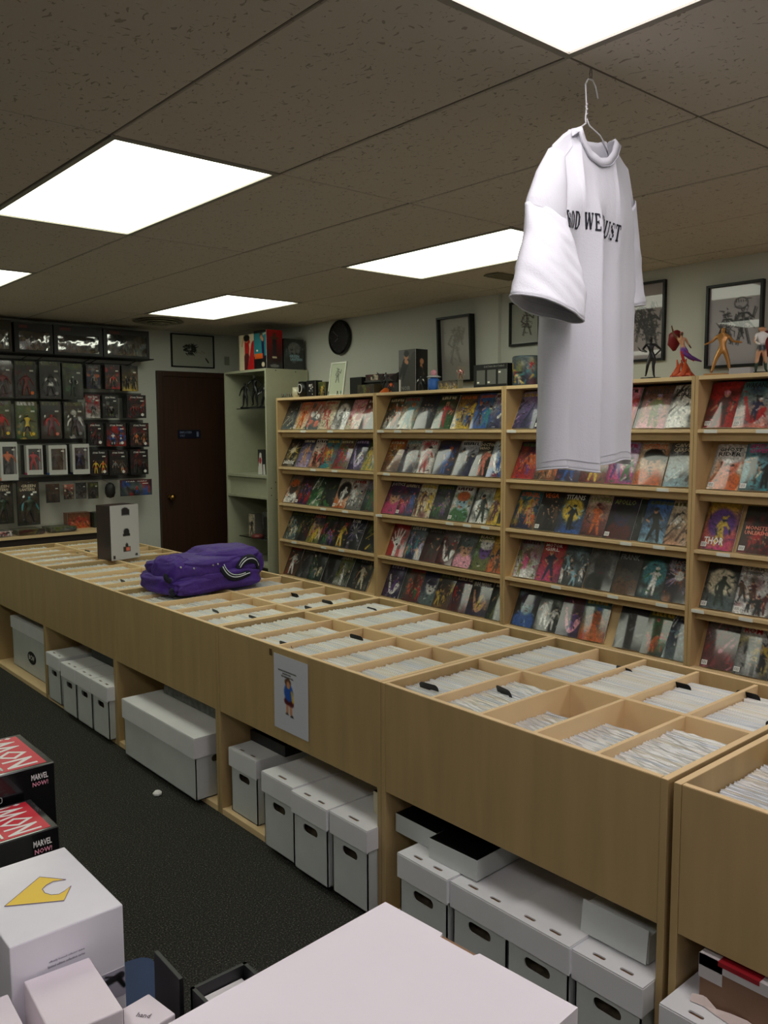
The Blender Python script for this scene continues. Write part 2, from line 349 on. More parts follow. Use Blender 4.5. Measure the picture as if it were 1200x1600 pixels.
for i in range(i0, i1):
    for j in range(j0, j1):
        if (i, j) in LAMPS: continue
        x0, y0 = max(GX+i*TW, XL), max(GY+j*TL, YN); x1, y1 = min(GX+(i+1)*TW, XW2), min(GY+(j+1)*TL, YB)
        if x1-x0 < .03 or y1-y0 < .03: continue
        k = (round(x1-x0, 3), round(y1-y0, 3)); g = .004
        if k not in _tc:
            b = MB(); b.box(g, g, .004, k[0]-g, k[1]-g, .02); b.add([(g+.004, g+.004, 0), (k[0]-g-.004, g+.004, 0), (k[0]-g-.004, k[1]-g-.004, 0), (g+.004, k[1]-g-.004, 0), (g, g, .004), (k[0]-g, g, .004), (k[0]-g, k[1]-g, .004), (g, k[1]-g, .004)],
                 [(0, 1, 2, 3), (0, 4, 5, 1), (1, 5, 6, 2), (2, 6, 7, 3), (3, 7, 4, 0)]); _tc[k] = b.mesh('ceiling_tile', TILE)
        link('ceiling_tile', _tc[k], ceil, (x0, y0, CZ-random.uniform(0, .0022)))
b = MB()
for i in range(i0, i1+1): b.box(GX+i*TW-.0025, YN, CZ+.001, GX+i*TW+.0025, YB, CZ+.02)
for j in range(j0, j1+1): b.box(XL, GY+j*TL-.0025, CZ+.0015, 4.36, GY+j*TL+.0025, CZ+.02)
b.build('ceiling_grid', mat('grid_metal', (120, 112, 100), .6), ceil)
_lm = {}
WHERE = {(0, 0): 'big ceiling light panel at upper left, nearest over the aisle', (0, 2): 'ceiling light panel cut off at the left above the toy wall', (3, 0): 'ceiling light panel partly behind the hanging white shirt', (3, 2): 'small far ceiling light panel beside the round air vent', (0, -2): 'nearest ceiling light panel above the shirt hanger', (3, -2): 'ceiling light panel nearest the right wall behind the viewer', (-3, 0): 'ceiling light panel by the left wall, middle one', (-3, 2): 'ceiling light panel by the left wall, farthest', (-3, -2): 'ceiling light panel by the left wall, near the viewer',
         (0, -4): 'ceiling light panel behind the viewer, centre', (3, -4): 'ceiling light panel behind the viewer, by the right wall', (-3, -4): 'ceiling light panel behind the viewer, by the left wall'}
for (i, j), (lc, ls) in LAMPS.items():
    x0, y0 = GX+i*TW, GY+j*TL
    if y0+TL < YN: continue
    y1 = y0+TL; y0 = max(y0, YN+.002)
    t = thing('ceiling_light', WHERE[(i, j)], 'ceiling light', (x0, y0, CZ), group='fluorescent panels in the ceiling')
    Ly = y1-y0; fw = .02
    MB().box(0, 0, -.004, TW, fw, .03).box(0, Ly-fw, -.004, TW, Ly, .03).box(0, fw, -.004, fw, Ly-fw, .03).box(TW-fw, fw, -.004, TW, Ly-fw, .03).build('frame', mat('light_frame', (150, 145, 132), .5), t)
    if lc not in _lm: _lm[lc] = emit('diffuser_'+str(len(_lm)), lc, ls)
    MB().box(fw, fw, .002, TW-fw, Ly-fw, .006).build('diffuser', _lm[lc], t)
# round air vent in the ceiling
t = thing('ceiling_vent', 'round ceiling air vent with concentric rings near the back wall', 'vent', (3.21, 6.49, CZ))
VM = mat('vent_metal', (128, 122, 98), .5)
for k, (r1, r2, z) in enumerate(((.20, .165, -.012), (.15, .115, -.022), (.10, .06, -.032))):
    MB().lathe([(r2, 0.0), (r1, z), (r1, z-.004), (r2-.004, z+.004)], 28).build('ring', VM, t, smooth=True)
MB().lathe([(.05, -.03), (.05, -.04)], 20).build('hub', VM, t)
t = thing('ceiling_grille', 'flat rectangular ceiling vent grille beside the shirt sleeve', 'vent', (3.84, 3.36, CZ))
MB().box(-.11, -.055, -.012, .11, .055, -.004).build('frame', VM, t)
for k in range(5): MB().box(-.1, -.045+k*.02, -.017, .1, -.038+k*.02, -.011).build('slat', VM, t)

# door in the back wall
t = thing('door_1', 'dark brown wooden door with brass knob in the back wall', 'door', (3.49, YB, 0)); t['kind'] = 'structure'
MB().box(.05, -.028, .01, .70, 0, 2.03).build('door_panel', DOORW, t)
MB().box(0, -.04, 0, .05, 0, 2.08).build('jamb', DOORW, t, bevel=.004); MB().box(.70, -.04, 0, .75, 0, 2.08).build('jamb', DOORW, t, bevel=.004)
MB().box(.05, -.04, 2.03, .70, 0, 2.08).build('head_casing', DOORW, t, bevel=.004)
MB().lathe([(.028, 0), (.028, .008), (.012, .012), (.012, .035), (.027, .045), (.03, .06), (.02, .072), (.002, .075)], 16, M=frame_xz(.095, -.028, .94)).build('knob', BRASS, t, smooth=True)
s = tag(MB().box(0, -.006, 0, .232, 0, .078).build('door_sign', mat('sign_blue', (16, 20, 40), .4), None, (3.676, YB-.030, 1.472)), 'small dark blue employees sign on the brown door', 'sign')
b = MB(); M = frame_xz(0, -.0065, 0); add_text(b, 'EMPLOYEES', M, .02, .045, .12, .02); add_text(b, 'ONLY', M, .02, .015, .05, .02); b.box(.19, -.0075, .015, .21, -.006, .06)
b.build('lettering', mat('sign_text', (110, 120, 150), .5), s)
tag(MB().tube([(4.205, 7.09, 1.40), (4.19, 7.08, 1.1), (4.165, 7.08, .7), (4.13, 7.07, .3), (4.115, 7.05, .005)], .006, 6).build('thin_moulding_strip', mat('strip_brown', (120, 92, 58), .6)), 'thin bent wooden strip leaning between door and grey cabinet', 'wood strip')
# baseboards
struct('baseboard_back', MB().box(XL, YB-.012, 0, 3.488, YB, .1).box(4.242, YB-.012, 0, XW, YB, .1), mat('baseboard', (60, 50, 42), .6))
struct('baseboard_right', MB().box(XW-.012, 6.7, 0, XW, YB-.013, .1), mat('baseboard', (60, 50, 42), .6))
tag(MB().box(0, -.006, 0, .05, 0, .08).box(.01, -.009, .02, .04, -.006, .06).build('wall_plate', mat('plate', (150, 152, 136), .6), None, (4.20, YB, 2.16)), 'small grey wall plate high in the back corner', 'wall plate')

# ---------------------------------------------------------------- wall rack for the new comics: four bays side by side
RX, RB = 3.93, 4.325
BAYS = [(5.886, 4.634), (4.632, 3.429), (3.427, 2.190), (2.188, .950)]
SH = [1.545, 1.245, .945, .645, .345]
BN = ['bay by the grey cabinet', 'second bay from the grey cabinet', 'bay behind the hanging shirt', 'bay at the right picture edge']
TAGS = {0: [(0, .30), (0, .58), (1, .62), (1, .40), (2, .5), (2, .72), (3, .18), (3, .5), (3, .68)], 1: [(0, .05), (0, .2), (0, .46), (2, .03), (2, .62), (2, .75), (2, .88), (1, .1)], 2: [(0, .05), (2, .70), (2, .86), (3, .33), (3, .64), (3, .88), (1, .87), (4, .3)], 3: [(0, .07), (0, .28), (2, .14), (3, .04), (3, .24), (1, .4)]}
for bi, (ya, yb) in enumerate(BAYS):
    t = thing('comic_rack', 'light maple comic rack, '+BN[bi], 'display rack', (0, yb, 0), group='maple racks along the right wall'); Wd = ya-yb; T = .018
    MB().box(RX, 0, 0, RB, T, 1.807).build('side_panel', WOOD_R, t, bevel=.001); MB().box(RX, Wd-T, 0, RB, Wd, 1.807).build('side_panel', WOOD_R, t, bevel=.001)
    MB().box(RX, T, 1.787, RB, Wd-T, 1.8065).build('top_board', WOOD_L, t, bevel=.001); MB().box(RB-.008, T, .05, RB, Wd-T, 1.787).build('back_board', WOOD_R, t)
    MB().box(RX+.02, T, 0, RX+.04, Wd-T, .05).build('kick_board', WOOD_R, t)
    for si, z in enumerate(SH+[.05]):
        MB().box(RX+.002, T, z-.018, RB-.01, Wd-T, z).build('shelf', WOOD_L, t, bevel=.001)
        if z > .1:
            MB().box(RX+.040, T, z-.058, RX+.054, Wd-T, z-.018).build('shelf_rail', WOOD_R, t)
            # slanted board that the comics lean on
            a = R(27); p = (RX+.045, z); L = .29 if z < 1.5 else .25
            q = (p[0]+math.sin(a)*L, p[1]+math.cos(a)*L-.003); th = .006
            mb = MB(); mb.add([(p[0], T, p[1]), (q[0], T, q[1]), (q[0]+th, T, q[1]), (p[0]+th, T, p[1]), (p[0], Wd-T, p[1]), (q[0], Wd-T, q[1]), (q[0]+th, Wd-T, q[1]), (p[0]+th, Wd-T, p[1])], [(0, 1, 2, 3), (7, 6, 5, 4), (0, 4, 5, 1), (1, 5, 6, 2), (2, 6, 7, 3), (3, 7, 4, 0)]); mb.build('slanted_board', WOOD_R, t)
    shv = sorted([c for c in t.children if c.name.startswith('shelf') and 'rail' not in c.name], key=lambda c: -max(v.co.z for v in c.data.vertices))
    for si, fr in TAGS[bi]:
        y = Wd-fr*Wd; MB().box(RX-.0005, y-.034, SH[si]-.019, RX+.002, y+.034, SH[si]-.002).box(RX-.0011, y-.026, SH[si]-.012, RX-.0004, y+.026, SH[si]-.009).build('price_tag', TAGP, shv[si])
    for k in range(14 if bi == 0 else 0): pass

# comics: bay, shelf -> left edge Y of each
CY = {(1, 1): [5.880, 5.700, 5.535, 5.368, 5.195, 5.025, 4.855], (1, 2): [5.866, 5.672, 5.500, 5.355, 5.186, 5.000, 4.838], (1, 3): [5.866, 5.690, 5.520, 5.365, 5.192, 5.030, 4.850],
 (1, 4): [5.866, 5.700, 5.545, 5.380, 5.220, 5.061, 4.835], (1, 5): [5.866, 5.696, 5.535, 5.320, 5.205, 4.964], (2, 1): [4.610, 4.446, 4.266, 4.093, 3.914, 3.743, 3.600], (2, 2): [4.610, 4.434, 4.276, 4.081, 3.895, 3.746, 3.600],
 (2, 3): [4.610, 4.460, 4.284, 4.112, 3.941, 3.745, 3.600], (2, 4): [4.562, 4.384, 4.213, 4.055, 3.905, 3.740, 3.600], (2, 5): [4.610, 4.392, 4.233, 4.087, 3.940, 3.775, 3.600],
 (3, 1): [3.388, 3.224, 3.063, 2.900, 2.735, 2.540, 2.369], (3, 2): [3.394, 3.221, 3.065, 2.900, 2.725, 2.556, 2.371], (3, 3): [3.400, 3.215, 3.060, 2.885, 2.730, 2.509, 2.362],
 (3, 4): [3.376, 3.202, 3.036, 2.852, 2.678, 2.521, 2.367], (3, 5): [3.388, 3.212, 3.045, 2.888, 2.650, 2.480, 2.362], (4, 1): [2.158, 2.010, 1.830, 1.65], (4, 2): [2.131, 1.967, 1.800, 1.62], (4, 3): [2.158, 1.965, 1.79], (4, 4): [2.148, 1.976, 1.80], (4, 5): [2.135, 1.966, 1.79]}
# look | painted spec | title | title colour | title y (0 bottom..1 top)
CS = {(1, 1): ['dark grey-green|K q s gKe -', 'orange and cream|s e f oey o', 'salmon with a grey wave|s q a sqw -', 'cream with red figures|e e c ree r', 'black with a white moon|k w m wgk -', 'pale pink|f e a fer -', 'red and teal|R q d rqw w'],
 (1, 2): ['black with a yellow burst|k k b yee -|DAREDEVIL|w|.08', 'navy and tan|B l f tle e', 'white with a red crowd|w t c rkn k', 'teal, yellow and red crowd|c c c yor y', 'red and green|v r c rGp e', 'purple with a swirl|B P w lwp l', 'dark with gold|D y d yGe -'],
 (1, 3): ['white over an orange border|g o h Kwo -', 'plum and red|K P c rpD -', 'green with a white stripe|D G s weG -', 'dark green leaf|D K a GvK -', 'white and orange round|w o m kww -', 'white|w g d wgR r', 'green and red|l D f Grg -'],
 (1, 4): ['dark teal trio|D q c eiD v', 'dark olive|D K c vRK v', 'pink and yellow crowd|P v c yse s', 'green and violet|D k c prG v', 'black with a red disc|K k f yvr n', 'navy with a white flash|B k b wlg -|ROM|w|.84', 'dark moss|D k s vyD -'],
 (1, 5): ['black and red masked figure|K n f wrk r', 'charcoal|K K s gKx g', 'dark green|K D c qGe -', 'black|k K s gKk -', 'olive tree|v g c Dwv e', 'dark yellow robed figure|K k f eyK g'],
 (2, 1): ['dark green and orange|D g c owk e', 'tan and teal|q e f ceo r', 'navy|B k c Bqk K', 'green and red|D G f rGt e', 'purple and yellow crowd|n y c yPb o', 'bright blue|b b d Bco o', 'white and blue|w B s wbp R'],
 (2, 2): ['orange burst|o n b yen e', 'navy|e B c BRq -|LEGION|c|.88', 'white with a red figure|w w f rrk -|ELEKTRA|r|.84', 'navy with blue legs|B B f bbo K', 'white with dark blue figures|w B d kBk k', 'dark brown|x k f stx -|DOCTOR WHO|e|.82', 'blue and white|w b w wbr -'],
 (2, 3): ['magenta and pink|P m h tmP -|JUSTICE|w|.86', 'blue and crimson|P B c mrb e', 'tan and yellow trio|e e c yRn y', 'green and violet crowd|D K c Gpg v', 'white with a grey shark|w w h iGo R', 'white with a dark green figure|w w f DDk -', 'yellow with a black figure|y y d Rky -'],
 (2, 4): ['red with a white open hand|r r x wk -', 'teal crowd|q B c clt w', 'dark grey and maroon|K R f xRK g', 'white, black and red|g R w wkr -', 'grey-green with a pink hand|g K h tfq -', 'green with a purple dome|v G h pvw -|BLACK HAMMER|e|.84', 'orange and yellow|y o c okn -'],
 (2, 5): ['navy with a white swoosh|B P w wpl l', 'red and green|n R c roG r', 'dark violet with white mane|B P h wqP -', 'brown and yellow|x n c ynK v', 'crimson and purple|P R c RrP e', 'dark purple with a gold curl|K P w tyR -|INHUMANS|w|.78', 'dark grey-green|K D f vKg w'],
 (3, 1): ['lavender|l B s lpB y', 'navy|B B c Blk w', 'green|G D c yGr w', 'crimson|R k f rks w', 'pink|f r a fmr k', 'pale pink and green dancer|n f f vfl -|HARLEY|K|.80', 'white with black birds|w w s kkg -|PAPER GIRLS|k|.80'],
 (3, 2): ['orange and purple crowd|P r c orp G', 'tan|t n c nto w', 'blue|b B f brw w', 'red and yellow|w R f yrG y', 'lilac and green|l m d pGw m', 'cream with a hooded man|e t h tok -|DEATHSTROKE|o|.84', 'grey seascape|g i s Kwg -|CAVE CARSON|e|.86'],
 (3, 3): ['orange and blue|c B c toy -|SUPERGIRL|o|.84', 'black group|K k c Kkn -|VEGA|o|.84', 'night sky with a yellow moon|k b m yki -|TITANS|w|.84', 'cream and rust|e R f onR -|LUCIFER|v|.82', 'deep violet with a red face|P k h PRk -|APOLLO|v|.82', 'pale blue with a dark dancer|b i f kkK v', 'tan with black branches|e t s nkw v'],
 (3, 4): ['grey and magenta|g w c mnv R', 'red and magenta|r m f Poo -|MOTOR GIRL|w|.84', 'teal and white|q K c wik -', 'pale grey with a dark figure|g g h Kkx -', 'dark brown|x K h xnK -|FRANK|g|.8', 'dark green and cyan|D K m cwG -', 'purple with an orange glow|P K b olw -|MASS EFFECT|g|.80'],
 (3, 5): ['dark with a pale blue streak|K K h ibP K', 'dark green with a white figure|D K d wwD K', 'pink and violet|R P w fpP R', 'teal with an orange monster|c o f orb y', 'dark grey striped|K K s gxK K', 'olive and green|v D c Gro y', 'blue-grey|B q s qiw g'],
 (4, 1): ['crimson|r r f Rkf r', 'teal and red|c s w rBw -|WAKANDA|k|.86', 'taupe group|x f c xgw -|BLACK WIDOW|k|.84', 'blue|b k f byw w'], (4, 2): ['white and orange|w e h sow -|GHOST RIDER|k|.80', 'teal and black|i c d kkc -|SPIDER GWEN|m|.86', 'red|R o c oen w', 'grey|g k f kgw w'],
 (4, 3): ['magenta and yellow|y m m pyB -|THOR|w|.10', 'maroon|D R c Rrx -|MONSTERS UNLEASHED|s|.46', 'green|G k c Gyw w'], (4, 4): ['grey with a pale moon|K q m eDD K', 'white group|w w c kRn -|STAR TREK|g|.88', 'blue|B b c bwk w'], (4, 5): ['grey with a red streak|g R s frR -', 'yellow, black and white|w g c kyk -|ROM|r|.86', 'dark|K k c Ryk w']}
ORD = ['first', 'second', 'third', 'fourth', 'fifth', 'sixth', 'seventh', 'eighth']; SHN = ['top', 'second', 'third', 'fourth', 'fifth']
BL = ['cabinet-side bay', 'second bay', 'bay behind shirt', 'rightmost bay']
TCOL = {k: mat('title_'+k, v, .5) for k, v in CL.items()}
LEAN = R(27); CW, CH, CT = .171, .247, .0045
ORDER_LEFT = {}
for (bay, sh), ys in CY.items():
    for k, (y, spec) in enumerate(zip(ys, CS[(bay, sh)])):
        pr = spec.split('|'); sd = bay*1000+sh*100+k; look = pr[0]
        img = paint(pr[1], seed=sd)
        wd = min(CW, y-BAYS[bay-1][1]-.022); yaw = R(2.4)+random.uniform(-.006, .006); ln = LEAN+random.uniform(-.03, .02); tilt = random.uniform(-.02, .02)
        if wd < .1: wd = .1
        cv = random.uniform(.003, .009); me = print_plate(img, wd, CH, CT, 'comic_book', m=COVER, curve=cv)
        o = link('comic_book', me)
        # local X along -Y (rightwards seen from the aisle), local Y up the slope, local Z out of the cover
        ey = Vector((math.sin(ln), 0, math.cos(ln))); ez = Vector((-math.cos(ln), 0, math.sin(ln))); ex = Vector((0, -1, 0))
        Mx = Matrix(((ex.x, ey.x, ez.x, 0), (ex.y, ey.y, ez.y, 0), (ex.z, ey.z, ez.z, 0), (0, 0, 0, 1)))
        o.matrix_world = Matrix.Translation((RX+.031+(CT*.3), y, SH[sh-1]+.0035)) @ Matrix.Rotation(yaw, 4, 'Z') @ Mx @ Matrix.Rotation(tilt, 4, 'Z')
        tag(o, '%s comic, %s from left, %s shelf, %s' % (look, ORD[k], SHN[sh-1], BL[bay-1]), 'comic book', 'comics on the wall racks')
        nxt = ys[k+1] if k+1 < len(ys) else 0
        if nxt and y-nxt > wd+.022 and (bay, sh, k) != (3, 5, 3):
            g_ = min(CW, y-nxt-wd+.06); o2 = link('comic_book', print_plate(paint(['K k s gKk -', 'D k a KgD -', 'x k s Kkg -'][k % 3], 20, 30, seed=sd+5), g_, CH*.98, CT, 'comic_book', m=COVER))
            o2.matrix_world = Matrix.Translation((RX+.031+.013, y-wd+.04, SH[sh-1]+.0035)) @ Mx; tag(o2, 'dark comic partly hidden right of the %s one, %s shelf, %s' % (look.split(' with')[0], SHN[sh-1], BL[bay-1]), 'comic book', 'comics on the wall racks')
        if len(pr) > 2:
            mb = MB(); words = pr[2].split(' ') if len(pr[2]) > 8 else [pr[2]]; ty = float(pr[4])*CH; h = .030 if len(words) == 1 else .021
            if pr[2] == 'THOR': h = .04
            for wi, wrd in enumerate(words): add_text(mb, wrd, None, wd*.1, ty-wi*h*1.2+(.008 if len(words) > 1 else 0), wd*.8*min(1, .35+len(wrd)*.1), h, CT+.0006)
            mb.v = [(a, b_, c_+cv*math.sin(math.pi*min(1, max(0, a/wd)))) for a, b_, c_ in mb.v]
            mb.build('title', TCOL[pr[3]], o)
        if sh in (1, 3) and k % 3 == 1 or bay == 4:
            z_ = CT+cv*.62; mb = MB(); mb.box(wd*.04, .012, CT, wd*.22, .036, z_); mb.cur = 1
            for q in range(5): mb.box(wd*.06+q*wd*.028, .016, z_, wd*.07+q*wd*.028, .032, z_+.0002)
            mb.build('barcode', [WHITEP, BLACKM], o)

# ---------------------------------------------------------------- the long counter of filed back issues
CX0, CX1, CMID, CTOP = 1.667, 2.530, 2.098, .776
UNITS = [(5.920, 4.932), (4.930, 3.952), (3.950, 2.957), (2.955, 1.947), (1.945, .964), (.950, -.045)]
UN = ['farthest unit', 'second unit from the toy wall', 'unit under the purple jacket', 'unit with the taped notice', 'unit beside the big white lid', 'unit cut off at the right edge']
BINZ = .505
def comic_slab_mesh(kind):
    """one bagged comic on edge, local: thickness along X, width along Y, origin bottom centre; flap of loose plastic on top"""
    mb = MB(); h = .262+random.uniform(-.002, .002); wv = .172/2
    mb.box(-.0026, -wv, 0, .0026, wv, h-.003)
    a = random.uniform(-.002, .002); n = 7; vs = []
    for i in range(n): y = -wv+2*wv*i/(n-1); vs += [(a+random.uniform(-.0012, .0012), y, h-.005), (a+random.uniform(-.003, .003), y, h+random.uniform(-.001, .0025))]
    mb.add(vs+[(x+.0006, y, z) for x, y, z in vs], [(2*i, 2*i+2, 2*i+3, 2*i+1) for i in range(n-1)]+[(2*n+2*i, 2*n+2*i+1, 2*n+2*i+3, 2*n+2*i+2) for i in range(n-1)])
    return mb
slabs = []
for m in BAGS:
    for k in range(3): slabs.append(comic_slab_mesh(0).mesh('bagged_comic', m))
BINORD = ['bin farthest from the viewer', 'second bin', 'middle bin', 'fourth bin', 'nearest bin']
bulk_n = 0
for ui, (ya, yb) in enumerate(UNITS):
    Wd = ya-yb; T = .018
    t = thing('display_counter', 'light maple back-issue counter with bins, '+UN[ui], 'counter', (0, yb, 0), group='maple counter units in a row')
    MB().box(CX0, 0, 0, CX1, T, CTOP).build('side_panel', WOOD, t, bevel=.0012); MB().box(CX0, Wd-T, 0, CX1, Wd, CTOP).build('side_panel', WOOD, t, bevel=.0012)
    MB().box(CX0+.0015, T+.0008, .430, CX0+T, Wd-T-.0008, CTOP-.001).build('front_panel', WOOD, t, bevel=.0012)
    MB().box(CX1-T, T, .02, CX1, Wd-T, CTOP).build('back_panel', WOOD, t, bevel=.0012)
    for a_ in ((CX0+.001, .001, CX1-.001, T-.001), (CX0+.001, Wd-T+.001, CX1-.001, Wd-.001), (CX0+.0025, T+.002, CX0+T-.001, Wd-T-.002), (CX1-T+.001, T+.001, CX1-.001, Wd-T-.001)): MB().box(a_[0], a_[1], CTOP-.0012, a_[2], a_[3], CTOP+.0004).build('lit_top_strip', WOOD_L, t)  # added strips, light falling on the panel tops painted as paler wood
    MB().box(CMID-T/2, T, .43, CMID+T/2, Wd-T, CTOP-.001).build('centre_divider', WOOD_L, t, bevel=.0012)
    MB().box(CX0+T, T, .43, CX1-T, Wd-T, .446).build('bin_floor', WOOD, t)
    MB().box(CX0, T, .0, CX1-T, Wd-T, .025).build('base_shelf', WOOD_L, t, bevel=.0012)
    MB().box(CX1-T-.006, T, .025, CX1-T, Wd-T, .43).build('inner_back', WOOD, t)
    nb = 5; bw = (Wd-2*T-(nb-1)*.012)/nb
    for k in range(1, nb):
        y = T+k*bw+(k-1)*.012
        MB().box(CX0+T, y, .446, CMID-T/2, y+.012, CTOP-.003).build('bin_divider', WOOD_L, t, bevel=.001); MB().box(CMID+T/2, y, .446, CX1-T, y+.012, CTOP-.003).build('bin_divider', WOOD_L, t, bevel=.001)
    for side in (0, 1):
        xa, xb = (CX0+T+.008, CMID-T/2-.008) if side == 0 else (CMID+T/2+.008, CX1-T-.008)
        for k in range(nb):
            yc = yb+T+k*(bw+.012)+bw/2; far = nb-1-k          # far: 0 = farthest
            lo, hi, zb = xa+random.uniform(0, .02), xb-random.uniform(.0, .05), BINZ-random.uniform(.006, .018)
            if ui == 4 and side == 0: lo, hi, zb = {0: (xa+.035, xb-.01, .488), 1: (xa+.06, xb-.005, .488), 2: (xa+.045, xb-.085, .455), 3: (xa+.01, xb-.06, .466), 4: (xa+.055, xb-.03, .492)}[far]
            if ui == 5 and side == 0 and far == 0: lo, hi, zb = xa+.04, xb, .455
            near = (side == 0 and ui == 4 and far > 0) or (ui == 5 and side == 0 and far == 0)
            if near:
                n = int((hi-lo)/.0056)
                for q in range(n):
                    o = link('bagged_comic', slabs[RNG.integers(len(slabs))], None, (lo+.004+q*(hi-lo)/n, yc+random.uniform(-.002, .002), zb+random.uniform(-.002, .002)))
                    o.rotation_euler = (random.uniform(-.010, .010), -.10+random.uniform(-.008, .008), random.uniform(-.012, .012))
                    if ui == 5 and q < 30: o.data = o.data
                    nm = 'bagged comic filed on edge in the '+(['', 'aisle-side bin second from the notice unit', 'half-empty aisle-side bin', 'aisle-side bin next to the half-empty one, nearer', 'bin led by the blue-covered comic'][far] if ui == 4 else 'bin of old comics at the right edge')
                    tag(o, nm, 'comic book', 'bagged comics, unit %s bin %s' % (['six', 'five'][ui == 4], ORD[far]))
                continue
            mb = MB(); n = int((hi-lo)/.0050)
            for q in range(n):
                x = lo+.003+q*(hi-lo)/n; h = .262+random.uniform(-.003, .003); d = random.uniform(-.004, .004); wv = .085; mb.cur = int(RNG.integers(4))
                x2 = x-.018+random.uniform(-.002, .003); dy = random.uniform(-.002, .002)
                hl, hr = h+random.uniform(-.002, .003), h+random.uniform(-.002, .003)
                mb.add([(x-.0018, yc-wv, zb), (x+.0018, yc-wv, zb), (x+.0018, yc+wv, zb), (x-.0018, yc+wv, zb), (x2-.0014, yc-wv+dy, zb+hl), (x2+.0032+d*.3, yc-wv+dy, zb+hl-.001), (x2+.0030, yc+wv+dy, zb+hr-.001), (x2-.0014+d*.3, yc+wv+dy, zb+hr)],
                       [(4, 5, 6, 7), (0, 1, 5, 4), (1, 2, 6, 5), (2, 3, 7, 6), (3, 0, 4, 7)])
            o = mb.build('filed_comics', BAGS, None); bulk_n += 1
            tag(o, 'white bagged comics packed on edge in a bin, %s %s' % (['aisle side', 'rack side'][side], UN[ui]), 'comics', 'packed comics in the counter bins', 'stuff')
# first comics with something printed on them
def printed_slab(x, yc, zb, spec, label, tilt=-.08):
    img = paint(spec, 22, 12, seed=int(x*977)); me = print_plate(paint(spec, 24, 34, seed=int(x*977)), .172, .262, .003, 'bagged_comic', m=COVER)
    o = link('bagged_comic', me); M = frame_yz(x, yc+.086, zb); o.matrix_world = Matrix.Translation((0, 0, 0)) @ M @ Matrix.Rotation(.10, 4, 'X'); return tag(o, label, 'comic book')
def _bin(ui, side, far):
    ya, yb = UNITS[ui]; Wd = ya-yb; bw = (Wd-.036-.048)/5; return yb+.018+(4-far)*(bw+.012)+bw/2
printed_slab(1.742, _bin(4, 0, 4), .487, 'w b a bBw b', 'blue and white comic at the front of the nearest bin')
printed_slab(1.716, _bin(4, 0, 0), .478, 'P B a pBk l', 'dark violet comic at the front of the bin by the notice unit')
printed_slab(1.741, _bin(4, 0, 1), .478, 'w g a kKw k', 'black and white comic leading the second bin')
# old newsprint comics in the rightmost bin
yc = _bin(5, 0, 0)
for q in range(9):
    o = link('old_comic', MB().box(-.0024, -.085, 0, .0024, .085, .262).mesh('old_comic', BAG_OLD), None, (1.722+q*.0066, yc+random.uniform(-.003, .003), .455+random.uniform(0, .008))); o.rotation_euler = (random.uniform(-.01, .01), -.09, 0)
    tag(o, 'aged newsprint comic at the front of the right-edge bin', 'comic book', 'old comics in the right-edge bin')
# black title dividers sticking up from the bins
dm = MB(); dm.prism(rrect(.075, .05, .012, 3), .0016, M=Matrix(((0, 0, 1, 0), (1, 0, 0, 0), (0, 1, 0, 0), (0, 0, 0, 1)))); dmesh = dm.mesh('divider_card', BLACK)
DV = [(2.014, 2.507), (2.188, 3.055), (2.331, 3.110), (2.378, 2.844), (1.79, 1.875), (1.93, 1.690), (2.394, 1.570), (2.375, 1.362), (2.438, 1.175), (2.238, .992), (1.844, 3.276), (1.75, 2.60), (2.314, 3.362), (2.466, 4.082), (2.15, 5.48), (2.06, 5.40), (1.855, 4.26), (1.90, 3.06)]
DL = ['in the notice unit, third bin', 'far behind the notice unit, left one', 'behind the jacket, near the rack side', 'at the rack side of the notice unit', 'in the bin next to the seam by the notice', 'in the second bin beside the seam', 'lying wide in a rack-side bin, farthest of four', 'lying wide in a rack-side bin, second of four', 'lying wide in a rack-side bin, third of four', 'lying wide in a rack-side bin, nearest of four', 'just in front of the purple jacket', 'at the front edge of the notice unit', 'right of the purple jacket', 'at the back edge behind the jacket', 'beside the white toy box, farther', 'beside the white toy box, nearer', 'left of the purple jacket', 'at the seam in front of the jacket']
for (x, y), l in zip(DV, DL):
    o = link('divider_card', dmesh, None, (x, y-.02, CTOP-.030), random.uniform(-.25, .15)); o.rotation_euler.y = -.35
    tag(o, 'black plastic bin divider tab '+l, 'divider', 'black divider tabs in the bins')

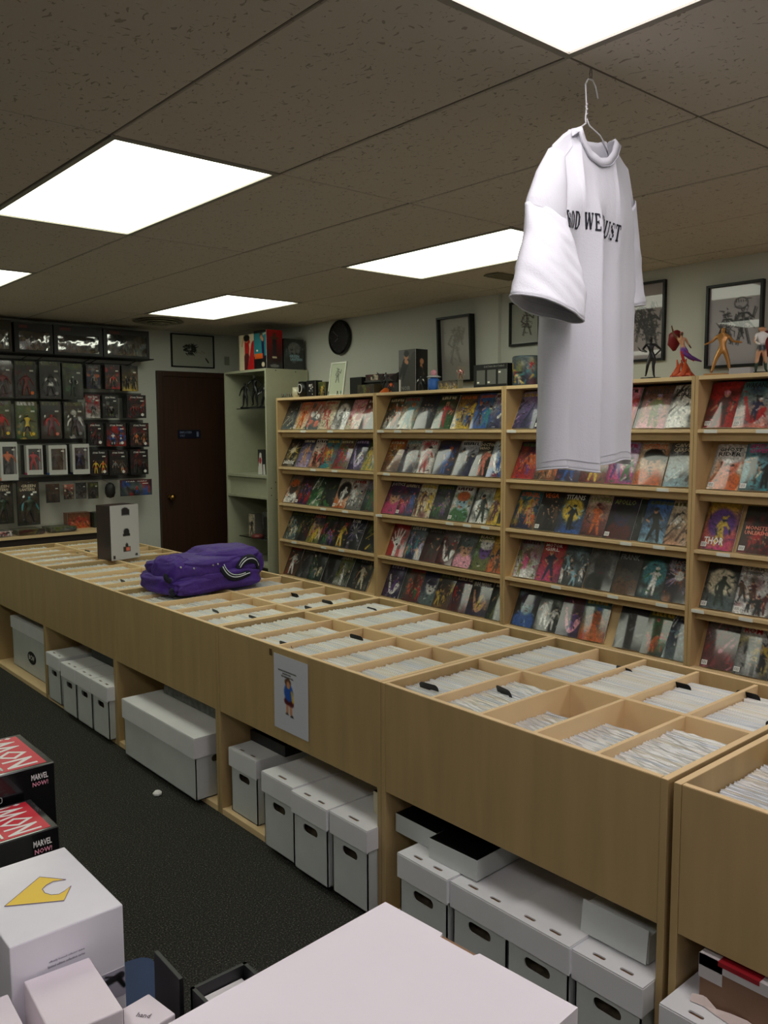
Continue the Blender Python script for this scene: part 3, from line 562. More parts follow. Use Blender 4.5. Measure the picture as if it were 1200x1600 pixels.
# ---------------------------------------------------------------- white cardboard storage boxes
def storage_box(label, loc, w=.20, d=.60, h=.235, lid=.075, slots=2, side_hole=False, m=None, rz=0, hole=True, group=None):
    """front face at local X=0 facing -X, width along Y (0..w)"""
    m = m or BOXG; t = thing('storage_box', label, 'box', loc, rz, group); g = .002
    mb = MB(); fz = h*.62; hw, hh = min(.085, w*.43), .030
    Mf = frame_yz(.004, w, 0)
    mb.prism([(0, 0), (w, 0), (w, h), (0, h)], .004, M=Mf, holes=[rrect(hw, hh, None, 4, w/2, fz)[::-1]] if hole else ())
    if side_hole:
        mb.prism([(0, 0), (d, 0), (d, h), (0, h)], .004, M=frame_xz(0, .004, 0), holes=[rrect(.09, .03, None, 4, d*.30, fz)[::-1]])
    else: mb.box(.0, 0, 0, d, .004, h)
    mb.box(0, w-.004, 0, d, w, h); mb.box(d-.004, 0, 0, d, w, h); mb.box(0, 0, 0, d, w, .004)
    mb.build('body', m, t)
    MB().box(.03, .008, .006, d-.01, w-.008, h*.9).build('contents', mat('box_contents', (92, 80, 62), .9, noise_amt=.5, noise_scale=40), t)
    # lid: skirt and top with slots cut near the front edge
    L = MB(); e = .0065; sl = []
    if slots: 
        for q in range(slots):
            cy = w*(.5 if slots == 1 else (.28 if q == 0 else .70)); sl.append(rrect(.011, .036 if slots == 2 else .052, None, 3, .018, cy)[::-1])
    z0, z1 = h-lid+.008, h+.008
    L.prism([(-e, -e), (d+e, -e), (d+e, w+e), (-e, w+e)], .004, M=Matrix.Translation((0, 0, z1-.004)), holes=sl)
    L.box(-e-.001, -e, z0, -e+.003, w+e, z1-.004); L.box(-e, -e-.001, z0+.004, d+e, -e+.003, z1-.004); L.box(-e, w+e-.003, z0, d+e, w+e+.001, z1-.004); L.box(d+e-.003, -e, z0, d+e, w+e, z1-.004)
    lo = L.build('lid', BOXW if m is BOXG else m, t)
    if slots: MB().box(.004, .01, z1-.012, .035, w-.01, z1-.0065).build('lid_flap', KRAFT, lo)
    return t
BZ = .0255
GB = 'white storage boxes under the counter'
t = storage_box('white storage box with black oval logo, under the farthest counter unit', (1.735, 5.04, BZ), w=.70, d=.30, h=.315, lid=.075, slots=0, hole=False, group=GB)
o = MB().prism([(.075*math.cos(a*math.pi/12), .04*math.sin(a*math.pi/12)) for a in range(24)], .001, M=frame_yz(-.0005, .34, .11)).build('oval_logo', BLACKM, t)
b = MB(); add_text(b, 'BCW', frame_yz(-.0018, .39, .095), 0, 0, .10, .032); add_text(b, 'www', frame_yz(-.0004, .38, .05), 0, 0, .06, .012); b.build('logo_text', WHITEP, t)
for k, y in enumerate((4.672, 4.392, 4.182, 3.972)):
    storage_box('small white lidded box, %s of four under the second counter unit' % ['farthest', 'second farthest', 'third farthest', 'nearest'][k], (1.655 if k == 0 else 1.635, y, BZ), w=.190, h=.262, group=GB)
storage_box('big white box set sideways with scuffed lid, under the jacket unit', (1.620, 3.065, BZ), w=.69, d=.40, h=.262, lid=.09, slots=0, side_hole=True, hole=False, group=GB)
for k, (y, x, w_, s_) in enumerate(((2.708, 1.690, .19, 2), (2.378, 1.632, .188, 1), (2.170, 1.622, .192, 2), (1.968, 1.628, .180, 1))):
    storage_box('white lidded box %s, %s' % (['set back', 'with one lid slot', 'with two lid slots', 'by the divider'][k], ['farthest of four under the notice unit', 'second of four under the notice unit', 'third of four under the notice unit', 'nearest of four under the notice unit'][k]), (x, y, BZ), w=w_, h=[.255, .275, .27, .27][k], slots=s_, group=GB)
for k, y in enumerate((1.610, 1.398, 1.188, .992)):
    storage_box('white two-slot lidded box beyond the big white lid, %s of four' % ['farthest', 'second', 'third', 'nearest'][k], ([1.622, 1.632, 1.618, 1.628][k], y, BZ), w=[.196, .196, .194, .182][k], h=[.262, .257, .268, .260][k], group=GB)
storage_box('white box with open slot carrying the torn brown carton at lower right', (1.60, .70, BZ), w=.22, h=.270, group=GB)
# things lying on those boxes
def slab_box(name, label, loc, dims, mats, rz=0, cat='box', group=None):
    x, y, z = dims; mb = MB(); mb.box(0, 0, 0, x, y, z-.001); mb.cur = 1; mb.box(.0005, .0005, z-.001, x-.0005, y-.0005, z); o = mb.build(name, mats, None, loc, rz, bevel=.001); return tag(o, label, cat, group)
BSP = mat('black_spine_print', (30, 30, 32), .45, noise_amt=.6, noise_scale=60)
slab_box('flat_box', 'long black printed box lying behind on the small white boxes', (1.80, 4.22, .2965), (.40, .36, .05), [BSP, BSP], cat='box')
slab_box('flat_box', 'short black box at the divider on the small white boxes', (1.80, 3.975, .2965), (.35, .22, .045), [BSP, BSP], cat='box')
slab_box('flat_box', 'grey flat cartons lying on top of the big sideways white box', (1.80, 3.12, .2965), (.22, .58, .04), [mat('grey_cartons', (120, 122, 118), .7, noise_amt=.5, noise_scale=30), BOXG])
slab_box('book', 'thick black book lying on the white box nearest the notice paper', (1.79, 2.66, .2895), (.30, .25, .045), [BSP, BLACK], cat='book')
slab_box('flat_box', 'small cream box with black top on the box by the divider', (1.72, 1.962, .3045), (.22, .085, .075), [mat('cream_side', (200, 192, 166), .6), BLACK])
slab_box('flat_box', 'white-sided black-topped flat box standing against the divider, left of two', (1.70, 1.730, .2965), (.30, .185, .060), [BOXG, BLACK], group='flat boxes on the storage boxes')
slab_box('flat_box', 'white-sided black-topped flat box overlapping two storage boxes, right of two', (1.67, 1.540, .2965), (.34, .185, .062), [BOXG, BLACK], rz=.04, group='flat boxes on the storage boxes')
t = thing('white_carton', 'tilted white cardboard carton on the storage box by the counter seam', 'box', (1.70, 1.02, .297))
MB().box(0, 0, 0, .34, .185, .07).build('body', BOXG, t, bevel=.002); MB().add([(-.012, 0, .005), (-.012, .185, .005), (-.002, .185, .085), (-.002, 0, .085), (-.009, 0, .005), (-.009, .185, .005), (.001, .185, .085), (.001, 0, .085)], [(0, 1, 2, 3), (4, 7, 6, 5), (3, 2, 6, 7), (0, 4, 5, 1), (0, 3, 7, 4), (1, 5, 6, 2)]).build('front_flap', BOXG, t)
t = thing('brown_carton', 'torn brown carton with white and red tape at the right picture edge', 'box', (1.66, .50, .305))
MB().box(0, 0, 0, .35, .372, .112).build('body', BROWN, t, bevel=.002)
mb = MB(); mb.box(-.0015, -.001, .088, .03, .373, .1135); mb.box(-.0015, .32, .06, .001, .3735, .1135); mb.build('white_tape', mat('tape', (190, 184, 184), .35, coat=.4), t)
RTM = mat('red_tape', (140, 20, 30), .45); MB().box(-.0022, .24, .104, .03, .33, .1142).build('red_print', RTM, t); MB().box(-.0022, .0, .07, .001, .09, .09).build('red_print', RTM, t)
path = [(-.004+.006*math.sin(k*1.7), .385-k*.03, .010+.006*math.sin(k*2.3)) for k in range(13)]
mb = MB(); vs = []
for k, p in enumerate(path): vs += [(p[0]-.010, p[1], .001), (p[0]-.002, p[1]+.003*math.sin(k), p[2]+.004), (p[0]-.001, p[1]+.003*math.sin(k), p[2]+.0052), (p[0]-.009, p[1], .0022)]
mb.add(vs, [f for k in range(12) for f in ((4*k, 4*k+4, 4*k+5, 4*k+1), (4*k+3, 4*k+2, 4*k+6, 4*k+7), (4*k+1, 4*k+5, 4*k+6, 4*k+2), (4*k, 4*k+3, 4*k+7, 4*k+4))]); mb.build('torn_edge', mat('torn_paper', (214, 196, 190), .6), t)
tag(MB().lathe([(.0, 0), (.018, .004), (.02, .012), (.012, .02), (.0, .022)], 7).build('paper_scrap', WHITEP, None, (1.55, 3.28, .0)), 'crumpled white paper scrap on the carpet by the big box', 'scrap')

# notice on the counter
img = np.ones((60, 44, 3))*np.array([.80, .81, .85]); A = Art(44, 60, 60/44, 'w', 'w'); A.img[:] = (.84, .845, .88)
for k, (x0, x1) in enumerate(((.14, .66), (.27, .5), (.23, .57))): A.rect(x0, .27+k*.05, x1, .285+k*.05, 'g')
def q_(x, y): return x, y
A.cap(.40, .86, .40, 1.0, .035, 't'); A.cap(.50, .86, .51, 1.0, .035, 't'); A.cap(.37, .80, .53, .82, .06, 'R'); A.ell(.44, .64, .13, .16, 'b'); A.cap(.53, .62, .56, .78, .025, 'y'); A.ell(.43, .48, .06, .09, 'y'); A.ell(.39, 1.03, .05, .02, 'K'); A.ell(.53, 1.05, .05, .02, 'K')
A.ell(.42, .46, .09, .07, 'n'); A.ell(.43, .50, .045, .06, 't')
me = print_plate(A.img, .21, .275, .0008, 'taped_notice', m=PRINT); o = link('taped_notice', me); o.matrix_world = frame_yz(CX0-.0005, 2.540, .478) @ Matrix.Rotation(R(-.4), 4, 'Z')
tag(o, 'white paper notice with a small cartoon man taped to the counter', 'notice')
b = MB(); add_text(b, 'PLEASE ASK BEFORE OPENING', frame_yz(0, 0, 0), .028, .218, .11, .007); b = MB()
for k, (tx, x, y, w_) in enumerate((('If you need help finding a comic', .030, .216, .112), ('please ask', .055, .206, .055), ('the staff at the desk', .048, .196, .076))): add_text(b, tx, None, x, y, w_, .0055, .0012)
b.build('small_print', INK, o)
tag(MB().box(-.0006, -.008, -.014, 0, .008, .01).build('tape_bit', mat('brown_tape', (90, 66, 40), .4), None, (CX0-.0002, 2.56, .772-.02)), 'tiny brown tape scrap at the corner above the notice', 'tape')

# ---------------------------------------------------------------- little figures (one continuous skinned body each)
def skin_body(J, E, sub=1):
    me = bpy.data.meshes.new('b'); names = list(J); idx = {n: i for i, n in enumerate(names)}
    me.from_pydata([J[n][:3] for n in names], [(idx[a], idx[b]) for a, b in E], []); ob = bpy.data.objects.new('b', me); COL.objects.link(ob)
    ob.modifiers.new('s', 'SKIN'); sv = me.skin_vertices[0].data if me.skin_vertices else None
    if sv is None:
        bm = bmesh.new(); bm.from_mesh(me); bm.verts.layers.skin.verify(); bm.to_mesh(me); bm.free(); sv = me.skin_vertices[0].data
    for n, i in idx.items(): r = J[n][3]; sv[i].radius = (r if not hasattr(r, '__len__') else r[0], r if not hasattr(r, '__len__') else r[1]); sv[i].use_root = (i == 0)
    md = ob.modifiers.new('u', 'SUBSURF'); md.levels = sub; md.render_levels = sub
    bpy.context.view_layer.update(); dg = bpy.context.evaluated_depsgraph_get(); out = bpy.data.meshes.new_from_object(ob.evaluated_get(dg))
    bpy.data.objects.remove(ob); out.polygons.foreach_set('use_smooth', [True]*len(out.polygons)); return out
def pose(aL=(.22, 0, .62, .26, -.02, .47), aR=(.22, 0, .62, .26, -.02, .47), lL=(.08, 0, .27, .10, .0, .03), lR=(.08, 0, .27, .10, .0, .03), head=(0, -.01), hip=0, chest=0, bulk=1.0, hr=.055):
    J = dict(pelvis=(hip, 0, .51, .075*bulk), waist=((hip+chest)/2, 0, .60, .058*bulk), chest=(chest, -.005, .73, .085*bulk), neck=(chest, 0, .835, .032), head0=(chest+head[0]*.5, head[1], .89, hr*.95), head1=(chest+head[0], head[1], .955, hr))
    E_ = [('pelvis', 'waist'), ('waist', 'chest'), ('chest', 'neck'), ('neck', 'head0'), ('head0', 'head1')]
    for s, a, l, n in ((-1, aL, lL, 'L'), (1, aR, lR, 'R')):
        J['sh'+n] = (chest+s*.11*bulk, 0, .785, .042*bulk); J['el'+n] = (chest+s*a[0], a[1], a[2], .03*bulk); J['ha'+n] = (chest+s*a[3], a[4], a[5], .022*bulk); J['fi'+n] = (chest+s*(a[3]+(a[3]-a[0])*.25), a[4]+(a[4]-a[1])*.25, a[5]+(a[5]-a[2])*.25, .018)
        J['hi'+n] = (hip+s*.055, 0, .47, .062*bulk); J['kn'+n] = (hip+s*l[0], l[1], l[2], .045*bulk); J['an'+n] = (hip+s*l[3], l[4], l[5]+.02, .028*bulk); J['to'+n] = (hip+s*(l[3]+.015), l[4]-.07, l[5]-.01, .026*bulk)
        E_ += [('chest', 'sh'+n), ('sh'+n, 'el'+n), ('el'+n, 'ha'+n), ('ha'+n, 'fi'+n), ('pelvis', 'hi'+n), ('hi'+n, 'kn'+n), ('kn'+n, 'an'+n), ('an'+n, 'to'+n)]
    return J, E_
BODIES = dict(stand=skin_body(*pose()), bulk=skin_body(*pose(bulk=1.3, aL=(.27, 0, .64, .32, -.06, .48), aR=(.27, 0, .64, .32, -.06, .48), lL=(.12, 0, .27, .15, 0, .03), lR=(.12, 0, .27, .15, 0, .03))),
    contra=skin_body(*pose(hip=.02, chest=-.02, aL=(.18, -.10, .66, .10, -.2, .60), aR=(.24, .05, .66, .11, .02, .53), lL=(.10, -.03, .28, .13, .05, .05), lR=(.03, 0, .27, .05, .02, .03), bulk=.85, hr=.05)),
    wide=skin_body(*pose(aL=(.20, .03, .68, .33, -.05, .62), aR=(.20, .03, .67, .34, -.04, .64), lL=(.14, 0, .27, .20, 0, .03), lR=(.11, 0, .27, .16, 0, .03), bulk=.95, hr=.048)),
    reach=skin_body(*pose(hip=.03, chest=-.04, aL=(.20, -.02, .92, .24, -.02, 1.08), aR=(.15, .06, .66, .22, .12, .56), lL=(.02, 0, .27, -.04, .04, .12), lR=(.10, .12, .30, .22, .2, .22), bulk=.85, hr=.05)),
    chibi=skin_body(*pose(hr=.10, bulk=1.0, aL=(.16, -.04, .64, .08, -.13, .58), aR=(.2, -.04, .66, .26, -.1, .60))))
def body(kind, cols, h, parent=None, loc=(0, 0, 0), rz=0, name='figure'):
    """cols: hair, skin, torso, arms, hips, legs, boots"""
    me = BODIES[kind].copy(); me.materials.clear(); me.materials.append(VPAINT); n = len(me.vertices); co = np.empty(n*3, dtype=np.float32); me.vertices.foreach_get('co', co); co = co.reshape(-1, 3)
    z, x, y = co[:, 2], co[:, 0], co[:, 1]; c = np.empty((n, 3)); hair, skin, tor, arm, hips, legs, boots = [np.array(CL[k])/255. for k in cols]
    c[:] = tor; c[z < .56] = hips; c[z < .44] = legs; c[z < .2] = boots; c[z > .84] = skin; c[(z > .93) | ((z > .86) & (y > .01))] = hair
    am = (np.abs(x) > .145) & (z > .42); c[am] = arm; c[(np.abs(x) > .24) & (z > .42)] = skin
    l = np.where(c <= .04045, c/12.92, ((c+.055)/1.055)**2.4); k = np.ones((n, 4), dtype=np.float32); k[:, :3] = l
    at = me.color_attributes.new('Col', 'FLOAT_COLOR', 'POINT'); at.data.foreach_set('color', k.ravel()); me.transform(Matrix.Scale(h, 4))
    return link(name, me, parent, loc, rz)

# ---------------------------------------------------------------- toy wall: hook rails, blister packs, window boxes
FR = 6.94
rail_i = 0
for x0, x1, z in ((1.7, 2.78, 2.115), (2.77, 3.26, 2.112), (1.7, 2.77, 1.797), (2.76, 3.34, 1.862), (2.76, 3.35, 1.628), (1.7, 2.80, 1.478), (2.77, 3.35, 1.398), (1.7, 3.36, 1.160)):
    rail_i += 1
    t = thing('hook_rail', 'grey wall rail with hooks, %s from the top behind the toy packs' % (ORD+['ninth'])[rail_i-1], 'hook rail', (0, 0, z), group='grey hook rails on the toy wall')
    MB().box(x0, YB-.018, -.03, x1, YB, .012).build('rail', GREYP, t)
# shelf for the four wide boxes
t = thing('high_shelf', 'thin dark shelf near the ceiling holding wide window boxes', 'shelf', (0, 0, 2.152)); MB().box(1.6, 6.90, 0, 3.36, YB, .008).build('board', BLACKM, t)
for x in (1.9, 2.3, 2.42, 2.8, 2.86, 3.2): MB().tube([(x, 6.93, -.001), (x, 6.93, -.02), (x, 7.148, -.05)], .003, 5).build('bracket', BLACKM, t)
def window_box(label, x0, x1, z0, z1, spec, win, depth=.15, hue=(40, 36, 36)):
    t = thing('window_box', label, 'toy box', (x0, FR, z0), group='wide window boxes on the high shelf'); w_, h_ = x1-x0, z1-z0; m = mat('box_%d_%d_%d' % hue, hue, .5)
    wx0, wx1, wz0, wz1 = [a*b for a, b in zip(win, (w_, w_, h_, h_))]
    MB().prism([(0, 0), (w_, 0), (w_, h_), (0, h_)], .004, M=frame_xz(0, .004, 0), holes=[[(wx0, wz0), (wx0, wz1), (wx1, wz1), (wx1, wz0)]]).box(0, .004, 0, .004, depth, h_).box(w_-.004, .004, 0, w_, depth, h_).box(.004, .004, 0, w_-.004, depth, .004).box(.004, .004, h_-.004, w_-.004, depth, h_).box(0, depth-.004, 0, w_, depth, h_).build('carton', m, t)
    n = 9; vs = []; r = random.Random(label)
    for j in range(n):
        for i in range(n*2): vs.append((wx0+(wx1-wx0)*i/(2*n-1), .006-.008*math.sin(math.pi*i/(2*n-1))*math.sin(math.pi*j/(n-1))+r.uniform(-.004, .004)*(0 < j < n-1), wz0+(wz1-wz0)*j/(n-1)))
    MB().add(vs, [(j*2*n+i, j*2*n+i+1, (j+1)*2*n+i+1, (j+1)*2*n+i) for j in range(n-1) for i in range(2*n-1)]).build('window_film', WINDOWF, t, smooth=True)
    for q in range(3):
        x = wx0+(wx1-wx0)*(.2+.3*q); body('bulk', spec[q], (wz1-wz0)*.82, t, (x, .07, wz0+.004), 0, 'toy_figure')
    mb = MB(); mb.box(w_*.12, -.0008, h_*.82, w_*.34, 0, h_*.92); mb.build('header_print', mat('red_brown_print', (96, 42, 36), .5), t); return t
window_box('black window box at the left picture edge with yellow corner print', 1.98, 2.20, 2.162, 2.403, ('kgyykkk', 'kgkkkkk', 'kggkkkk'), (.08, .9, .08, .7), hue=(52, 44, 30))
window_box('window box with two bright crinkled film reflections, second from left', 2.22, 2.515, 2.162, 2.395, ('kgnnkkk', 'kgKgKkk', 'kgxxkkk'), (.12, .93, .1, .72), hue=(34, 32, 32))
window_box('window box with a wide bright reflection, second from right', 2.525, 2.925, 2.162, 2.396, ('kgkKkkk', 'kgDDkkk', 'kgKKkkk'), (.08, .92, .08, .66), hue=(28, 26, 28))
window_box('long dark window box at the right end of the high shelf', 2.935, 3.340, 2.162, 2.396, ('kgKKkkk', 'kgqKkkk', 'kgKKkkk'), (.08, .94, .08, .8), hue=(46, 44, 44))
STK = mat('price_sticker', (230, 230, 220), .5)
PEG = MB()
def hang(t, w_, h_, x0, z1):
    MB().tube([(w_/2, .006, h_-.012), (w_/2, YB-FR-.012, h_-.008)], .0022, 5).build('hook', CHROME, t)
def blister(label, box, spec, cols, kind='clam', fig='stand', title=None, disc=None, tcol='v', depth=.035, copies=0, cat='toy pack', grp='carded toys on the hooks'):
    x0, z0, x1, z1 = box; w_, h_ = x1-x0-.006, z1-z0-.004; t = thing('toy_pack', label, cat, (x0+.003, FR+random.uniform(-.01, .01), z0), random.uniform(-.04, .04), grp)
    img = paint(spec, 20, int(20*h_/w_), seed=int(x0*999+z0*77)); me = print_plate(img, w_, h_, .002, 'card', M=frame_xz(0, .036, 0), m=PRINT, backm=BLACKM); link('card', me, t)
    bw, bh, by = (w_*.86, h_*.70, h_*.04) if kind == 'clam' else (w_*.8, h_*.58, h_*.05)
    if kind == 'wide': bw, bh, by = w_*.85, h_*.6, h_*.1
    o2 = rrect(bw, bh, bw*(.45 if kind == 'clam' else .12), 5, w_/2, by+bh/2); n = len(o2); s = .86; vs = [(a, .034, b) for a, b in o2]+[(w_/2+(a-w_/2)*.97, .034-depth*.8, by+bh/2+(b-by-bh/2)*.97) for a, b in o2]+[(w_/2+(a-w_/2)*s, .034-depth, by+bh/2+(b-by-bh/2)*s) for a, b in o2]
    MB().add(vs, [(i+k*n, (i+1) % n+k*n, (i+1) % n+n+k*n, i+n+k*n) for k in (0, 1) for i in range(n)]+[tuple(range(2*n, 3*n))]).build('blister', CLEAR, t, smooth=False)
    if kind == 'clam': MB().prism(rrect(w_, h_, .012, 3, w_/2, h_/2), .0015, M=frame_xz(0, .034, 0)).build('clamshell_sheet', CLEAR, t)
    nf = 2 if kind == 'duo' else 1
    for q in range(nf):
        hh = bh*.88; body(fig, cols if q == 0 else cols[::-1], hh, t, (w_*(.5 if nf == 1 else (.3+.4*q)), .022, by+bh*.04), random.uniform(-.3, .3), 'toy_figure')
    b = MB()
    if title:
        for i, wd in enumerate(title): add_text(b, wd, frame_xz(0, .033, 0), w_*(.18 if i == 0 else .12), h_*(.86-.08*i), w_*.66, h_*.065)
        b.build('title', TCOL[tcol], t)
    if disc: MB().lathe([(0, 0), (.013, 0), (.013, .0012), (0, .0012)], 14, M=frame_xz(w_*.72, .034-depth-.0002, h_*.14)).build('round_sticker', TCOL[disc], t)
    MB().box(w_*.70, .0335-.001, h_*.72, w_*.88, .0335, h_*.765).build('price_sticker', STK, t); hang(t, w_, h_, x0, z1)
    for c in range(copies):
        k = tag(MB().box(0, .0, 0, w_, .018, h_).build('toy_pack', mat('pack_edges', (30, 28, 30), .4, coat=.4), None, (x0+.003, FR+.05+.034*c, z0)), 'dark-edged pack hanging behind the %s' % ' '.join(label.split()[:8]), 'toy pack', 'packs hanging behind on the hooks')
    return t
big1 = [(2.048, 1.816, 2.203, 2.100), (2.219, 1.809, 2.389, 2.103), (2.405, 1.808, 2.576, 2.108), (2.587, 1.806, 2.76, 2.1)]
blister('dark red toy pack at left edge of top hook row', big1[0], 'K R a xRg g', 'knRRKxx', 'clam', 'bulk', copies=1)
blister('green-backed clamshell with dark red figure and orange disc, top row', big1[1], 'D K a DKR v', 'RRRRRRR', 'clam', 'bulk', disc='o', copies=1)
blister('green-backed clamshell with black and white figure, top row', big1[2], 'D K a DKk v', 'kkkwwkk', 'clam', 'bulk', disc='g', copies=1)
blister('clamshell with pale header and green-white figure, top row', big1[3], 'v D a DKG v', 'GwDwDDD', 'clam', 'contra', copies=1)
sm1 = [(2.787, 1.899, 2.913, 2.099), (2.945, 1.898, 3.08, 2.106), (3.09, 1.885, 3.241, 2.102)]
blister('small carded toy with grey figures and orange corner, top row', sm1[0], 'K B a goB -', 'gggggKK', 'small', title=['STAR WARS'], tcol='g', copies=2)
blister('small red-pictured carded toy, middle of top small row', sm1[1], 'K n a rRn -', 'rtrrKKB', 'small', 'bulk', copies=2)
blister('tan card with dark figure at right end of top row', sm1[2], 'k y c Kne -', 'kKKkKkk', 'duo', 'stand', copies=1)
big2 = [(2.025, 1.492, 2.183, 1.788), (2.209, 1.485, 2.384, 1.786), (2.401, 1.483, 2.568, 1.789), (2.584, 1.486, 2.752, 1.787)]
blister('green pack with red figure at left edge, second row', big2[0], 'v D a vDR g', 'rrrrRKK', 'clam', 'stand', disc='y', copies=1)
blister('green pack with black and yellow figure, yellow base, second row', big2[1], 'v G a vyG w', 'ykykyky', 'clam', 'wide', disc='y', copies=1)
blister('green-backed clamshell with red figure and red disc, second row', big2[2], 'D K a DKR v', 'rrRrRRR', 'clam', 'bulk', disc='s', copies=1)
blister('green-backed clamshell with black-white figure, second row', big2[3], 'D D a DKw v', 'kwkwkkD', 'clam', 'bulk', disc='g', copies=1)
sm2 = [(2.771, 1.654, 2.903, 1.853), (2.918, 1.655, 3.060, 1.851), (3.132, 1.656, 3.31, 1.856)]
blister('white and red carded toy with grey vehicle, second small row', sm2[0], 'R w a wrg -', 'ggKgggg', 'small', 'bulk', title=['STAR WARS'], tcol='w')
blister('clear toy pack with dark vehicle and yellow-green base', sm2[1], 'K K a KgD -', 'KKgKKkv', 'small', 'bulk', title=['STAR WARS'], tcol='w', copies=2)
RWB = 'k K s KrR -'
for nm, bx, cc, cp in (('red and black two-figure pack with white round creature, second small row', sm2[2], 'kRRrKRR', 3), ('red and black two-figure pack at left, third small row', (2.778, 1.425, 2.91, 1.617), 'kKRRKKK', 1), ('pack with red-backed blue-white figures, third small row', (2.942, 1.416, 3.119, 1.617), 'wbwrbKw', 2), ('two-figure pack with orange base, third small row', (3.155, 1.406, 3.33, 1.617), 'ntonntn', 3),
    ('two-figure pack with golden robed figure, fourth small row', (2.785, 1.176, 2.946, 1.39), 'yoyyoyy', 1), ('two-figure pack with grey robed figures, fourth small row', (2.961, 1.169, 3.118, 1.386), 'ntggxKK', 2), ('two-figure pack with black armoured figures, fourth row right end', (3.150, 1.166, 3.322, 1.387), 'kKKRkKk', 2)):
    blister(nm, bx, RWB if 'blue' not in nm else 'k r a rbk -', cc, 'duo', 'stand', title=['STAR WARS'], tcol='w', disc='w', depth=.03, copies=cp)
def framed_box(label, box, base, cols, copies=1):
    x0, z0, x1, z1 = box; w_, h_ = x1-x0-.01, z1-z0-.004; t = thing('toy_pack', label, 'toy pack', (x0+.005, FR-.02, z0), random.uniform(-.08, .02), 'white framed toy boxes on the hooks'); d = .07
    f = w_*.13; m = mat('frame_white', (200, 200, 196), .5)
    MB().prism([(0, 0), (w_, 0), (w_, h_), (0, h_)], .003, M=frame_xz(0, 0, 0), holes=[[(f, h_*.16), (f, h_*.88), (w_-f*.6, h_*.88), (w_-f*.6, h_*.16)]]).box(0, .003, 0, .003, d, h_).box(w_-.003, .003, 0, w_, d, h_).box(0, d-.003, 0, w_, d, h_).box(0, .003, h_-.003, w_, d, h_).build('carton', m, t)
    link('backing', print_plate(paint('K g a Kgx -', 16, 22, seed=int(x0*99)), w_*.8, h_*.8, .001, M=frame_xz(w_*.1, d-.006, h_*.1), m=PRINT), t)
    MB().box(-.001, -.0012, 0, w_+.001, d, h_*.07).build('base_strip', mat('strip_'+base, CL[base], .4), t); body('bulk', cols, h_*.66, t, (w_*.48, d*.5, h_*.14), .1, 'toy_figure')
    MB().box(f, -.0006, h_*.16, w_-f*.6, 0, h_*.88).build('window', CLEAR, t); MB().box(w_*.68, -.002, h_*.78, w_*.85, -.0008, h_*.82).build('price_sticker', STK, t)
    if copies: tag(MB().box(0, 0, 0, w_, .06, h_).build('toy_pack', mat('pack_edges', (30, 28, 30), .4), None, (x0+.004, FR+.055, z0)), 'dark pack edge hanging behind the %s' % ' '.join(label.split()[:7]), 'toy pack', 'packs hanging behind on the hooks')
b4 = [(2.061, 1.166, 2.197, 1.469), (2.257, 1.203, 2.39, 1.441), (2.431, 1.196, 2.585, 1.438), (2.622, 1.193, 2.77, 1.445)]
framed_box('white framed toy box with orange-shirted figure at left edge', b4[0], 's', 'noookkk', 0); framed_box('white framed toy box with all-red figure', b4[1], 'm', 'rrrrrrr'); framed_box('white framed toy box with blue base and dark grey figure', b4[2], 'b', 'kKKKkKk'); framed_box('white framed toy box with navy figure beside the small packs', b4[3], 'B', 'kgBBBBk')
blister('black card with green masthead cut by the left picture edge', (1.995, .823, 2.168, 1.158), 'k D a DkK -', 'kKDkDkk', 'clam', 'bulk', title=['GREEN', 'LANTERN'], tcol='e', copies=1)
blister('black card with green-eyed figure and pale masthead', (2.195, .797, 2.37, 1.155), 'k D a DkG -', 'ccDkDkk', 'clam', 'bulk', title=['GREEN', 'LANTERN'], tcol='e', copies=1)
for i, (bx, c) in enumerate((((2.412, .968, 2.527, 1.125), 'KKkkKkk'), ((2.561, .987, 2.653, 1.113), 'gKxxKKK'), ((2.660, .986, 2.755, 1.124), 'KKKKKKK'), ((2.766, .980, 2.862, 1.124), 'xxKKxKK'))):
    blister('tiny clear pack with tan header, %s of four in the lowest row' % ORD[i], bx, ['n K a nKx -', 's K a eKn -', 'K g a gKk -', 'x K a vKx -'][i], c, 'small', 'bulk', depth=.03)
t = thing('toy_mask', 'dark round toy hanging in the lowest hook row', 'toy', (2.917, FR, .975)); MB().lathe([(.0, 0), (.03, .01), (.043, .045), (.042, .09), (.03, .12), (.008, .132), (0, .133)], 16, M=Matrix.Translation((.043, .04, 0))).build('shell', mat('dark_rubber', (30, 29, 30), .5), t, smooth=True); MB().tube([(.043, .04, .13), (.043, .2, .155)], .002, 5).build('hook', CHROME, t)
blister('wide red and blue vehicle card at right end of lowest row', (3.042, .986, 3.338, 1.128), 'R b a rbqK -', 'rgrbrbb', 'wide', 'bulk', title=['STAR WARS'], tcol='w', cat='toy pack')

